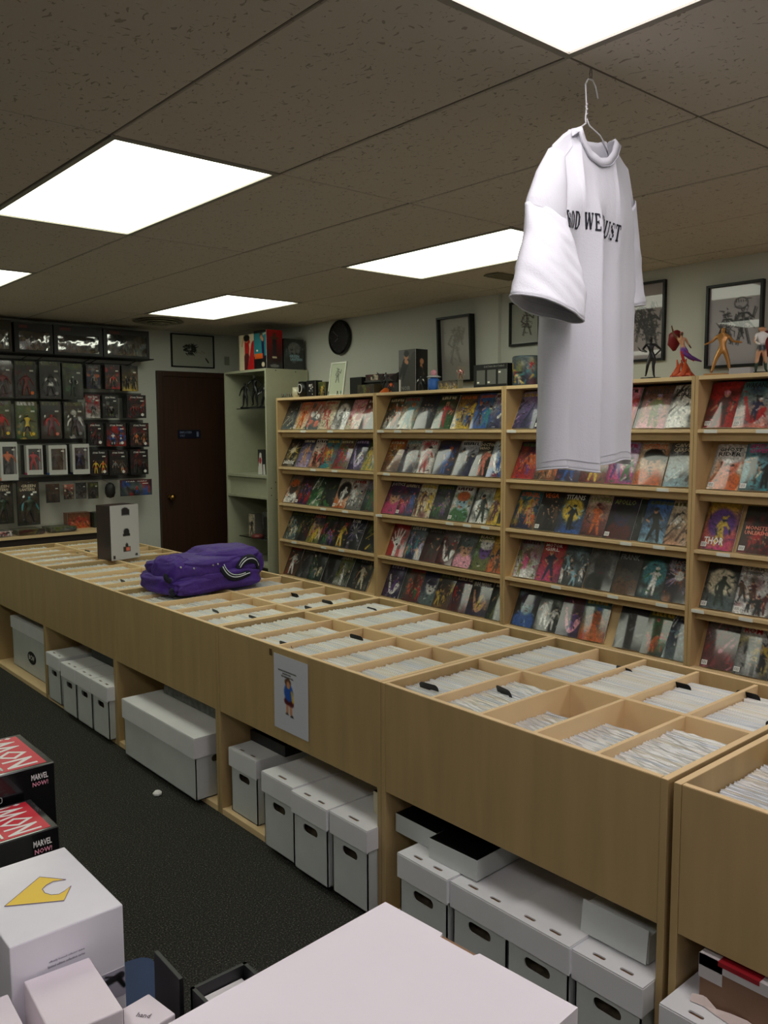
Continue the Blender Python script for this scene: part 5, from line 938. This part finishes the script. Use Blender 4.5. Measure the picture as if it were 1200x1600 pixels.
TOPF = [(0, 2.00), (.06, 2.115), (.15, 2.215), (.28, 2.262), (.345, 2.280), (.38, 2.252), (.44, 2.228), (.52, 2.218), (.60, 2.226), (.66, 2.250), (.69, 2.283), (.78, 2.268), (.91, 2.232), (.97, 2.15), (1, 2.02)]
TOPB = [(0, 2.00), (.06, 2.115), (.15, 2.215), (.28, 2.262), (.345, 2.280), (.42, 2.270), (.52, 2.266), (.62, 2.272), (.69, 2.283), (.78, 2.268), (.91, 2.232), (.97, 2.15), (1, 2.02)]
def shirt_pt(u, v, back=False):
    zt = pl(TOPB if back else TOPF, u); zh = 1.452+.008*math.sin(u*9)+(.012 if u > .62 else 0)*(not back)
    z = lerp(zh, zt, v); fx, fy = fold(u); wt = 1-sstep(1.92, 2.17, z)
    flat_x = lerp(1.600, 2.038, u); flat_y = OY-.052*math.sin(math.pi*u)**.6*(1-sstep(zt-.20, zt, z)*(.97 if not (.34 < u < .70) else .45))
    low = 1-sstep(1.45, 2.0, z)
    x = lerp(flat_x, fx, wt); y = lerp(flat_y, fy, wt)
    if back:
        x = lerp(lerp(1.600, 2.038, u), lerp(1.672, 2.052, u), wt); y = OY+(.02+.05*math.sin(math.pi*u))*(1-sstep(zt-.2, zt, z)*.95)+.012*math.sin(u*22)*wt*math.sin(math.pi*u)+.008*wt*(1-math.sin(math.pi*u))
        if u < .001 or u > .999: y = lerp(OY-.0, fy, wt)
    p = Vector((x, y, z)); nz = noise.noise(Vector((x*9, z*5, 3)))*.004+noise.noise(Vector((x*24, z*9, 1)))*.0016
    return (x-OX+nz*.4, y-OY-nz, z)
nu, nv = 110, 90; mb = MB()
for bk in (False, True):
    mb.add([shirt_pt(i/nu, (j/nv), bk) for j in range(nv+1) for i in range(nu+1)], [(j*(nu+1)+i, j*(nu+1)+i+1, (j+1)*(nu+1)+i+1, (j+1)*(nu+1)+i) for j in range(nv) for i in range(nu)])
me = mb.mesh('torso', SHIRT, smooth=True, recalc=False)
bm = bmesh.new(); bm.from_mesh(me)
bmesh.ops.remove_doubles(bm, verts=[v for v in bm.verts if v.is_boundary], dist=.0035); bm.to_mesh(me); bm.free(); me.polygons.foreach_set('use_smooth', [True]*len(me.polygons))
o = link('torso', me, sh); md = o.modifiers.new('cloth', 'SOLIDIFY'); md.thickness = .0016
def ribbon(name, pts, wid, m, off=.0022, th=.0015, dirs=None):
    vs = []
    for p, d in zip(pts, dirs): p = Vector(p); d = Vector(d); vs += [p, p+d*wid, p+d*wid+Vector((0, off, 0)), p+Vector((0, off, 0))]
    n = len(pts); mb = MB(); mb.add(vs, [f for k in range(n-1) for f in ((4*k, 4*k+4, 4*k+5, 4*k+1), (4*k+3, 4*k+2, 4*k+6, 4*k+7), (4*k+1, 4*k+5, 4*k+6, 4*k+2), (4*k, 4*k+3, 4*k+7, 4*k+4))]); return mb.build(name, m, sh, smooth=True)
# ribbed collar, stitched seams
U = [.335+.365*k/24 for k in range(25)]
pts = [Vector(shirt_pt(u, 1))+Vector((0, -.0035, .002)) for u in U]; dirs = []
for k in range(25):
    t_ = (pts[min(24, k+1)]-pts[max(0, k-1)]).normalized(); d = Vector((t_.z, -.08, -t_.x)); dirs.append(d.normalized())
ribbon('collar', pts, .021, SHIRT, off=.0025, dirs=dirs)
ptb = [Vector(shirt_pt(u, 1, True))+Vector((0, .002, .002)) for u in U]; ribbon('back_collar', ptb, .017, SHIRT, off=.003, dirs=[Vector((0, 0, -1))]*25)
SEAM = mat('seam_thread', (196, 196, 204), .9)
MB().tube([p+d*.0205+Vector((0, -.001, 0)) for p, d in zip(pts, dirs)], .0009, 4).build('collar_seam', SEAM, sh)
MB().tube([Vector(shirt_pt(i/60, .028))+Vector((0, -.0012, 0)) for i in range(61)], .0008, 4).build('hem_seam', SEAM, sh)
MB().tube([Vector(shirt_pt(i/60, .0))+Vector((0, -.0005, 0)) for i in range(61)], .0020, 5).build('hem_edge', SHIRT, sh)
MB().tube([Vector(shirt_pt(.05+.285*k/16, 1-.045-.02*math.sin(k/16*3)))+Vector((0, -.0012, 0)) for k in range(17)], .0009, 4).build('shoulder_seam', SEAM, sh)
# sleeves: lofted, open at the cuff
def sleeve(rings, name, seed):
    n = 36; mb = MB(); vs = []; K = 26
    for j in range(K+1):
        t_ = j/K*(len(rings)-1); i = min(int(t_), len(rings)-2); f = t_-i; a, b_ = rings[i], rings[i+1]; g = [lerp(x, y, f) for x, y in zip(a, b_)]
        L, Rr, th = Vector(g[0:3]), Vector(g[3:6]), g[6]; c = (L+Rr)/2; h = (Rr-L)/2; dn = Vector((-h.y, h.x, 0)); dn = dn.normalized() if dn.length > 0 else Vector((0, 1, 0))
        for k in range(n):
            an = 2*math.pi*k/n; p = c+h*math.cos(an)+dn*th*math.sin(an); tw = .5+.9*j/K; q = (noise.noise(Vector((p.x*12+seed, p.z*9, p.y*12)))*.010+(.5-abs(noise.noise(Vector((p.x*16+p.z*15+seed, p.z*6-p.x*5, seed)))*2))*.010)*tw
            p = p+dn*q*(math.sin(an) if abs(math.sin(an)) > .2 else 0); vs.append((p.x-OX, p.y-OY, p.z))
    mb.add(vs, [(j*n+k, j*n+(k+1) % n, (j+1)*n+(k+1) % n, (j+1)*n+k) for j in range(K) for k in range(n)])
    o = link(name, mb.mesh(name, SHIRT, smooth=True, recalc=False), sh); md = o.modifiers.new('cloth', 'SOLIDIFY'); md.thickness = .0018
    for off, r_ in ((0, .0026), (3, .0012)): MB().tube([Vector(v) for v in vs[(K-off)*n:(K-off)*n+n]], r_, 5, closed=True).build('cuff_hem' if off == 0 else 'cuff_seam', SHIRT if off == 0 else SEAM, sh, smooth=True)
    MB().tube([Vector(v)*1.0 for v in vs[:n]], .0012, 4, closed=True).build('armhole_seam', SEAM, sh)
# rings: left edge xyz, right edge xyz, half thickness
sleeve([(1.585, 1.318, 2.080, 1.700, 1.296, 2.045, .028), (1.560, 1.295, 2.005, 1.712, 1.272, 1.950, .040), (1.505, 1.27, 1.925, 1.706, 1.247, 1.870, .046), (1.462, 1.252, 1.850, 1.672, 1.225, 1.803, .050)], 'left_sleeve', 3)
sleeve([(1.985, 1.345, 2.10, 2.035, 1.33, 2.16, .03), (1.995, 1.365, 2.02, 2.07, 1.34, 2.06, .04), (2.0, 1.38, 1.95, 2.095, 1.345, 1.985, .042), (2.01, 1.385, 1.875, 2.115, 1.345, 1.895, .045)], 'right_sleeve', 9)
# shoulder cap over the left sleeve top
cap_rings = [(1.660, 1.315, 2.215, 1.700, 1.300, 2.205, .014), (1.622, 1.318, 2.16, 1.700, 1.293, 2.13, .024), (1.590, 1.318, 2.095, 1.700, 1.294, 2.06, .028), (1.583, 1.318, 2.075, 1.700, 1.296, 2.04, .0285)]
n = 30; vs = []
for j in range(13):
    t_ = j/12*3; i = min(int(t_), 2); f = t_-i; g = [lerp(x, y, f) for x, y in zip(cap_rings[i], cap_rings[i+1])]; L, Rr, th = Vector(g[0:3]), Vector(g[3:6]), g[6]; c = (L+Rr)/2; h = (Rr-L)/2; dn = Vector((-h.y, h.x, 0)).normalized()
    for k in range(n): an = 2*math.pi*k/n; p = c+h*math.cos(an)+dn*th*math.sin(an); vs.append((p.x-OX, p.y-OY, p.z))
mb = MB(); mb.add(vs, [(j*n+k, j*n+(k+1) % n, (j+1)*n+(k+1) % n, (j+1)*n+k) for j in range(12) for k in range(n)]+[tuple(range(n))]); mb.build('drop_shoulder', SHIRT, sh, smooth=True)
# slab-serif lettering laid onto the folded cloth
GL = {'R': (.74, [(.16, 0, .16, 1, .17), (.16, .95, .48, .95, .10), (.16, .50, .48, .50, .10), (.56, .60, .56, .86, .16), (.42, .48, .64, .04, .16), (0, .04, .34, .04, .09), (0, .96, .2, .96, .09), (.52, .04, .74, .04, .09)]),
 'O': (.74, [(.12, .22, .12, .78, .18), (.62, .22, .62, .78, .18), (.28, .05, .46, .05, .10), (.28, .95, .46, .95, .10), (.14, .76, .3, .94, .12), (.6, .76, .44, .94, .12), (.14, .24, .3, .06, .12), (.6, .24, .44, .06, .12)]),
 'D': (.76, [(.16, 0, .16, 1, .17), (.64, .24, .64, .76, .17), (.1, .05, .44, .05, .10), (.1, .95, .44, .95, .10), (.44, .94, .62, .74, .12), (.44, .06, .62, .26, .12), (0, .04, .2, .04, .09), (0, .96, .2, .96, .09)]),
 'W': (1.1, [(.12, .96, .34, .04, .17), (.34, .04, .54, .9, .09), (.54, .92, .76, .04, .17), (.76, .04, .98, .96, .09), (0, .96, .3, .96, .09), (.42, .96, .66, .96, .09), (.84, .96, 1.1, .96, .09)]),
 'E': (.70, [(.16, 0, .16, 1, .17), (0, .04, .62, .04, .09), (0, .96, .62, .96, .09), (.16, .5, .46, .5, .09), (.64, .0, .64, .26, .08), (.62, .76, .62, 1, .08), (.46, .38, .46, .62, .07)]),
 'T': (.74, [(.37, 0, .37, 1, .17), (.02, .95, .72, .95, .10), (.05, .72, .05, .98, .08), (.69, .72, .69, .98, .08), (.2, .04, .54, .04, .09)]),
 'U': (.80, [(.16, .2, .16, 1, .17), (.66, .2, .66, 1, .09), (.3, .05, .52, .05, .11), (.18, .2, .32, .06, .12), (.64, .2, .5, .06, .1), (0, .96, .32, .96, .09), (.52, .96, .8, .96, .09)]),
 'S': (.62, [(.1, .66, .1, .84, .16), (.52, .18, .52, .36, .16), (.16, .95, .44, .95, .10), (.18, .05, .46, .05, .10), (.14, .62, .5, .4, .17), (.56, .70, .56, 1, .07), (.06, 0, .06, .30, .07)])}
mb = MB(); LH = .040; cx_ = .0; L_R = _al[int(NU*3/15)]; tot = sum((GL[c][0]+.13 if c != ' ' else .36) for c in 'ROD WE TRUST'); LW = .272/tot; L0 = L_R-.002
for ch in 'ROD WE TRUST':
    if ch == ' ': cx_ += .36; continue
    for (x0, y0, x1, y1, th) in GL[ch][1]:
        d = Vector((x1-x0, y1-y0)); d = d.normalized() if d.length else Vector((1, 0)); nrm = Vector((-d.y, d.x))*th*.62; seg = 5; base = len(mb.v); vs = []
        for q in range(seg+1):
            f = q/seg; px, py = lerp(x0, x1, f), lerp(y0, y1, f)
            for sg in (-1, 1):
                X = (cx_+px+nrm.x*sg)*LW; Y = (py+nrm.y*sg)*LH; Lx = L0+X; zc = 2.038+Y-((X-.13)/.26)**2*.024-(.004 if X > .18 else 0)
                u = Lx/ALEN; fx, fy = fold(u); wt = 1-sstep(1.92, 2.17, zc); zt = pl(TOPF, u); zh = 1.452+.008*math.sin(u*9)+(.012 if u > .62 else 0); p = Vector(shirt_pt(u, (zc-zh)/(zt-zh))); p1 = Vector(shirt_pt(u+.006, (zc-zh)/(zt-zh))); tg = (p1-p).normalized(); nn = Vector((tg.y, -tg.x, 0)); vs.append(p+nn*.0016)
        mb.add(vs, [(2*q, 2*q+2, 2*q+3, 2*q+1) for q in range(seg)])
    cx_ += GL[ch][0]+.13
o = mb.build('lettering', INK, sh)
# wire hanger (the shirt hangs on it: a thing of its own)
hg = thing('wire_hanger', 'thin white wire hanger carrying the white T-shirt', 'hanger', (OX, OY, 0)); HW = mat('white_wire', (206, 204, 206), .35, coat=.3)
hx = 1.812-OX
MB().tube([(-.165, 0, 2.188), (-.10, 0, 2.232), (-.055, 0, 2.283), (-.02, 0, 2.306), (hx-.004, 0, 2.318), (hx, 0, 2.34), (hx-.004, 0, 2.38), (hx-.006, 0, 2.398), (hx+.004, 0, 2.413), (hx+.022, 0, 2.414), (hx+.036, 0, 2.402), (hx+.046, 0, 2.376)], .0022, 7).build('hook_wire', HW, hg, smooth=True)
MB().tube([(hx+.002, 0, 2.318), (hx+.012, 0, 2.304), (.04, 0, 2.290), (.075, 0, 2.262), (.155, 0, 2.20), (.18, 0, 2.186), (.16, .004, 2.178), (-.14, .004, 2.178), (-.165, 0, 2.188)], .0020, 7).build('shoulder_wire', HW, hg, smooth=True)
MB().tube([(hx+.003*math.cos(k*1.1), .003*math.sin(k*1.1), 2.32+.002*k) for k in range(20)], .0016, 5).build('twist', HW, hg, smooth=True)
tag(MB().tube([(hx+.014, 0, 2.4405), (hx+.010, 0, 2.428), (hx+.012, 0, 2.4185), (hx+.020, 0, 2.419), (hx+.020, 0, 2.43), (hx+.018, 0, 2.4405)], .0012, 5).build('ceiling_clip', mat('clip_grey', (120, 116, 112), .5), None, (OX, OY, 0)), 'small wire clip on the ceiling grid holding the hanger', 'clip')

# ---------------------------------------------------------------- purple jacket folded on the counter
jk = thing('folded_jacket', 'purple nylon jacket with striped navy ribbing, folded on the counter bins', 'jacket', (2.075, 3.79, CTOP+.001), R(4)); jk.scale = (.90, .92, 1.0)
def lump(name, c, s, e, rz, seed, creases=(), m=PURPLE, amp=.018, nU=84, nV=40, flat=.0):
    vs = []; sg = lambda v, p: math.copysign(abs(v)**p, v)
    for j in range(nV+1):
        ph = -math.pi/2+math.pi*j/nV
        for i in range(nU):
            th = 2*math.pi*i/nU; x = sg(math.cos(ph), e[1])*sg(math.cos(th), e[0]); y = sg(math.cos(ph), e[1])*sg(math.sin(th), e[0]); z = sg(math.sin(ph), e[1])
            r = 1.0
            for (za, wdt, dep, slope) in creases: r -= dep*math.exp(-((z-za-slope*x)/wdt)**2)
            r += 2.6*amp*noise.noise(Vector((x*1.6+seed, y*1.6, z*1.4)))+1.3*amp*(1-abs(noise.noise(Vector((x*2.6+seed, y*4+z*3, z*2)))*2.2))+.5*amp*noise.noise(Vector((x*8, y*8+seed, z*6)))
            p = Vector((x*s[0]*r, y*s[1]*r, z*s[2]*(r if z > 0 else 1))); p = Matrix.Rotation(rz, 3, 'Z') @ p+Vector(c); p.z = max(p.z, 0.0); vs.append(p)
    mb = MB(); mb.add(vs, [(j*nU+i, j*nU+(i+1) % nU, (j+1)*nU+(i+1) % nU, (j+1)*nU+i) for j in range(nV) for i in range(nU)]); return mb.build(name, m, jk, smooth=True)
lump('lower_fold', (-.03, -.03, .050), (.31, .20, .060), (.5, .5), R(-3), 4.2, [(.0, .25, .05, .1)], amp=.022)
lump('upper_fold', (-.05, -.045, .105), (.265, .175, .058), (.5, .45), R(3), 1.3, [(-.5, .2, .06, -.25), (.25, .10, .06, .9), (.1, .08, .05, -.8)], amp=.03)
lump('sleeve_fold', (.120, -.02, .105), (.205, .175, .085), (.7, .6), R(-10), 7.7, [(.1, .12, .08, .5), (.5, .1, .05, -.4)], amp=.036)
lump('left_fold', (-.250, -.09, .100), (.072, .115, .080), (.7, .7), R(8), 5.1, [(.0, .15, .08, .6)], amp=.04)
lump('front_roll', (-.085, -.170, .038), (.235, .055, .042), (.5, .6), R(6), 2.9, [(.0, .2, .06, .4)], amp=.04)
def arcs(name, pts, r, m, n=8): return MB().tube(pts, r, n).build(name, m, jk, smooth=True)
def bez(P, n=18):
    out = []
    for k in range(n+1):
        q = [Vector(p) for p in P]; f = k/n
        while len(q) > 1: q = [a.lerp(b_, f) for a, b_ in zip(q, q[1:])]
        out.append(q[0])
    return out
# collar ribbing opening on the right, cuff ribbing below
c1 = bez([(.085, -.205, .085), (.10, -.215, .145), (.18, -.215, .165), (.235, -.195, .115), (.235, -.175, .055)]); arcs('collar_ribbing', c1, [.017+.006*math.sin(math.pi*k/18) for k in range(19)], NAVYRIB)
arcs('collar_stripe', [p+Vector((-.002, -.0215, .004)) for p in c1][1:-3], .0026, STRIPE, 6)
arcs('collar_stripe', [p+Vector((-.006, -.017, .014)) for p in c1][1:7], .0018, STRIPE, 6)
c2 = bez([(-.03, -.222, .118), (-.01, -.240, .050), (.05, -.245, .050), (.10, -.230, .066), (.15, -.215, .066)]); arcs('cuff_ribbing', c2, [.018]*19, NAVYRIB)
arcs('cuff_stripe', [p+Vector((-.004, -.019, .004)) for p in c2], .0024, STRIPE, 6); arcs('cuff_stripe', [p+Vector((.006, -.015, .013)) for p in c2][:15], .0020, STRIPE, 6)
arcs('neck_opening_shade', bez([(.12, -.185, .08), (.17, -.19, .095), (.22, -.17, .065)]), [.02, .024]+[.030]*15+[.02, .01], BLACKM)  # solid black roll standing in for the shade inside the collar
arcs('waist_ribbing', bez([(-.33, -.165, .105), (-.345, -.17, .09), (-.315, -.18, .075)]), .013, NAVYRIB); arcs('waist_ribbing', bez([(-.318, -.205, .04), (-.34, -.20, .03), (-.315, -.21, .012)]), .012, NAVYRIB)
for (x, y, z) in ((-.20, -.222, .128), (-.085, -.226, .132), (-.055, -.226, .134), (-.275, -.216, .140)):
    MB().lathe([(0, 0), (.006, 0), (.0055, .003), (0, .004)], 12, M=Matrix.Translation((x, y, z)) @ Matrix.Rotation(R(62), 4, 'X')).build('snap', CHROME, jk, smooth=True)

# ---------------------------------------------------------------- foreground: merchandise boxes on a low table, a stack of storage boxes
t = thing('low_table', 'low dark table under the boxed statues at the lower left', 'table', (0, 0, 0))
MB().box(-.55, .75, .43, .545, 2.12, .46).build('table_top', mat('dark_table', (52, 40, 32), .5), t); 
for x in (-.5, .49):
    for y in (.80, 2.06): MB().box(x, y, 0, x+.04, y+.04, .43).build('leg', mat('dark_table', (0, 0, 0)), t)
def print_top(w_, d_, z): return Matrix.Translation((0, 0, z))
def mbox(label, x0, y0, x1, y1, z0, z1, m, rz=0, name='carton', cat='box'):
    t = thing(name, label, cat, (x0, y0, z0), rz); MB().box(0, 0, 0, x1-x0, y1-y0, z1-z0).build('carton_body', m, t, bevel=.0022); return t
GLB = mat('gloss_black_card', (13, 12, 14), .22, coat=.5)
for k, (lab, x1, y0, y1, zt, zb) in enumerate((('black box with red and white lettering, farther and higher of two at the left edge', .642, 1.872, 2.105, .820, .4605), ('black box with red and white lettering, nearer and lower of two at the left edge', .580, 1.682, 1.850, .760, .4605))):
    x0 = x1-.30; t = mbox(lab, x0, y0, x1, y1, zb, zt, GLB, 0, 'merchandise_box'); w_, d_, h_ = .30, y1-y0, zt-zb
    MB().box(.105, d_*.05, h_, .286, d_*.95, h_+.0006).build('red_panel', RED, t)
    Mt = Matrix(((0, -1, 0, .283), (1, 0, 0, d_*.06), (0, 0, 1, h_), (0, 0, 0, 1)))
    b = MB(); add_text(b, 'NOW!', Mt, d_*.03, .010, d_*.86, .070, .0010); b.build('lettering', WHITEP, t); b = MB(); add_text(b, 'MARVEL', Mt, d_*.03, .100, d_*.86, .070, .0010); b.build('lettering', WHITEP, t)
    MB().box(.193, d_*.09, h_+.0005, .198, d_*.95, h_+.0012).build('panel_line', GLB, t)
    Mf = frame_xz(0, 0, 0); b = MB(); add_text(b, 'MARVEL', Mf, w_-.052, h_-.030, .036, .013, .0008); b.build('small_logo', WHITEP, t); b = MB(); add_text(b, 'NOW!', Mf, w_-.050, h_-.045, .034, .011, .0008); b.build('small_logo', mat('pink_print', (226, 150, 170), .4), t)
    b = MB(); lp = rrect(.07, .012, .003, 3, w_-.15, h_-.055); b.tube([(x, -.0004, z) for x, z in lp], .0005, 4, closed=True); b.build('outline', WHITEP, t)
WG = mat('glossy_white_card', (232, 230, 238), .28, noise_amt=.02, coat=.4, coat_rough=.15)
t = mbox('big glossy white box with yellow crescent mark on top', .372, 1.322, .556, 1.588, .4605, .760, WG, 0, 'white_gift_box')
lp = [(x-.372, y-1.322) for x, y in ((.4028, 1.4473), (.4805, 1.5042), (.5126, 1.4642), (.4931, 1.4729), (.4792, 1.4682), (.4697, 1.46), (.4687, 1.4445), (.4748, 1.4309), (.4855, 1.4242), (.4968, 1.4278), (.5115, 1.4369), (.4848, 1.3983))]
MB().prism(lp, .0005, M=Matrix.Translation((0, 0, .3))).build('crescent_mark', YEL, t)
MB().tube([(x, y, .3005) for x, y in lp], .0007, 4, closed=True).build('mark_outline', mat('violet_line', (120, 100, 130), .5), t)
b = MB(); M = frame_xz(0, 0, 0); add_text(b, 'officially licensed collector statue', M, .058, -1.31+1.558, .058, .0045, .001); add_text(b, 'limited edition collection series', M, .056, .2405, .060, .0045, .001); b.build('small_print', mat('grey_print', (110, 104, 124), .6), t)
A = Art(30, 26, .87, 'w', 'w'); A.img[:] = (.72, .71, .76); A.cap(0, .5, .28, .38, .16, 's', .14); A.cap(.2, .35, .6, .3, .13, 'q', .1); A.cap(.5, .3, .85, .25, .08, 'K', .12); A.cap(.8, .3, .95, .6, .07, 'k', .05); A.cap(.3, .05, .35, .3, .02, 'K'); A.cap(.45, .12, .7, .22, .03, 'K')
link('side_print', print_plate(A.img, .062, .05, .0006, M=frame_xz(.121, -.0001, .140), m=PRINT), t)
WP = mat('plain_white_card', (236, 226, 232), .6, noise_amt=.02)
t = mbox('plain white box in front of the glossy white box', .378, 1.160, .480, 1.318, .4605, .700, WP, R(-4), 'white_box'); MB().box(.094, .004, .03, .1035, .15, .235).build('dark_side', mat('maroon_side', (70, 40, 52), .5), t)
t = mbox('white box at the bottom left picture corner', .20, 1.15, .353, 1.312, .4605, .700, WP, R(-3), 'white_box')
t = mbox('small white box with pencil writing between white box and black folder', .488, 1.128, .556, 1.200, .4605, .665, WP, R(8), 'white_box'); b = MB(); add_text(b, 'hand', Matrix.Rotation(R(-60), 4, 'Z') @ Matrix.Identity(4), -.02, .025, .022, .010, .2053); b.v = [(x+.012, y+.010, z) for x, y, z in b.v]; b.build('pencil_writing', mat('pencil', (120, 112, 120), .7), t)
# dark bin on the floor and black folder
t = thing('blue_bin', 'dark blue bin on the carpet behind the white boxes', 'bin', (.690, 1.755, 0), R(-10)); BLUEM = mat('blue_plastic', (18, 50, 92), .6)
MB().prism(rrect(.26, .26, .03, 4), .27).build('bin_body', BLUEM, t); MB().prism(rrect(.275, .275, .035, 4), .015, M=Matrix.Translation((0, 0, .262))).build('lid', BLUEM, t)
t = thing('black_folder', 'upright black folder beside the big white lid', 'folder', (.574, 1.162, .4605)); BF = mat('black_folder', (26, 26, 28), .45)
mb = MB(); mb.add([(0, 0, 0), (.008, 0, 0), (.008, .09, 0), (0, .09, 0), (.001, 0, .238), (.009, 0, .238), (.009, .088, .242), (.001, .088, .242)], [(0, 3, 2, 1), (4, 5, 6, 7), (0, 1, 5, 4), (1, 2, 6, 5), (2, 3, 7, 6), (3, 0, 4, 7)]); mb.build('cover', BF, t, bevel=.001)
t = thing('black_portfolio', 'open black box with white print inside next to the black folder', 'box', (.588, 1.02, .4605))
MB().box(0, 0, 0, .10, .006, .19).box(0, .006, 0, .006, .13, .225).box(.094, .006, 0, .10, .13, .225).box(0, .124, 0, .10, .13, .225).box(0, 0, 0, .10, .13, .006).build('case', BF, t); MB().box(.012, .008, .19, .088, .122, .205).build('white_print', WHITEP, t); MB().box(.03, .03, .205, .07, .10, .2055).build('blue_print', mat('dull_blue', (96, 100, 130), .5), t)
# stack of white storage boxes at the lower right
def long_box(label, z, top):
    t = thing('storage_box', label, 'box', (0, 0, 0), 0, 'white storage boxes stacked at the lower right'); m = BOXW2
    P = [(.5135, .3675), (.4985, .5765), (.10, .5485), (.115, .3395)]   # corner order around the lid
    cxm = sum(p[0] for p in P)/4; cym = sum(p[1] for p in P)/4; ins = lambda k: [(cxm+(x-cxm)*k, cym+(y-cym)*(k-.015)) for x, y in P]
    M0 = Matrix.Translation((0, 0, z)); MB().prism(ins(.975), .262, M=M0).build('body', m, t)
    PT = list(P)
    if top:
        a, b_ = Vector(P[0]), Vector(P[1]); d = (b_-a).normalized(); nrm = Vector((-d.y, d.x)); c = a.lerp(b_, .56)
        q4 = lambda x, y: tuple(c+d*x+nrm*y)
        PT = [P[0], q4(-.021, 0), q4(-.019, .0055), q4(.019, .0055), q4(.021, 0)]+P[1:]
    ld = MB().prism(PT, .004, M=Matrix.Translation((0, 0, z+.266))).build('lid', m, t)
    mb = MB()
    for a, b_ in zip(P, P[1:]+P[:1]):
        a, b_ = Vector(a), Vector(b_); d_ = (b_-a).normalized(); nr = Vector((-d_.y, d_.x))*.003; mb.prism([tuple(v) for v in (a, b_, b_+nr, a+nr)], .075, M=Matrix.Translation((0, 0, z+.1912)))
    mb.build('lid_skirt', m, ld)
    if top: MB().prism([q4(-.0205, .0002), q4(.0205, .0002), q4(.0205, .0058), q4(-.0205, .0058)], .0012, M=Matrix.Translation((0, 0, z+.2664))).build('slot_lining', KRAFT, ld)
for k in range(4): long_box('white storage box with one torn lid slot, '+['lowest of the stack at the lower right', 'second from floor in the lower right stack', 'third from floor in the lower right stack', 'topmost of the lower right stack'][k], .0025+k*.2805, k == 3)
t = thing('clear_sleeve', 'small greenish clear plastic case corner behind the big white lid', 'plastic case', (.40, .60, .860)); MB().box(0, 0, 0, .09, .14, .02).build('case', mat('grey_green_plastic', (118, 128, 116), .2, coat=.5), t)
tag(MB().box(0, 0, 0, .16, .20, .40).build('support_carton', BOXW2, None, (.37, .58, .4605)), 'plain carton under the clear plastic case', 'box')
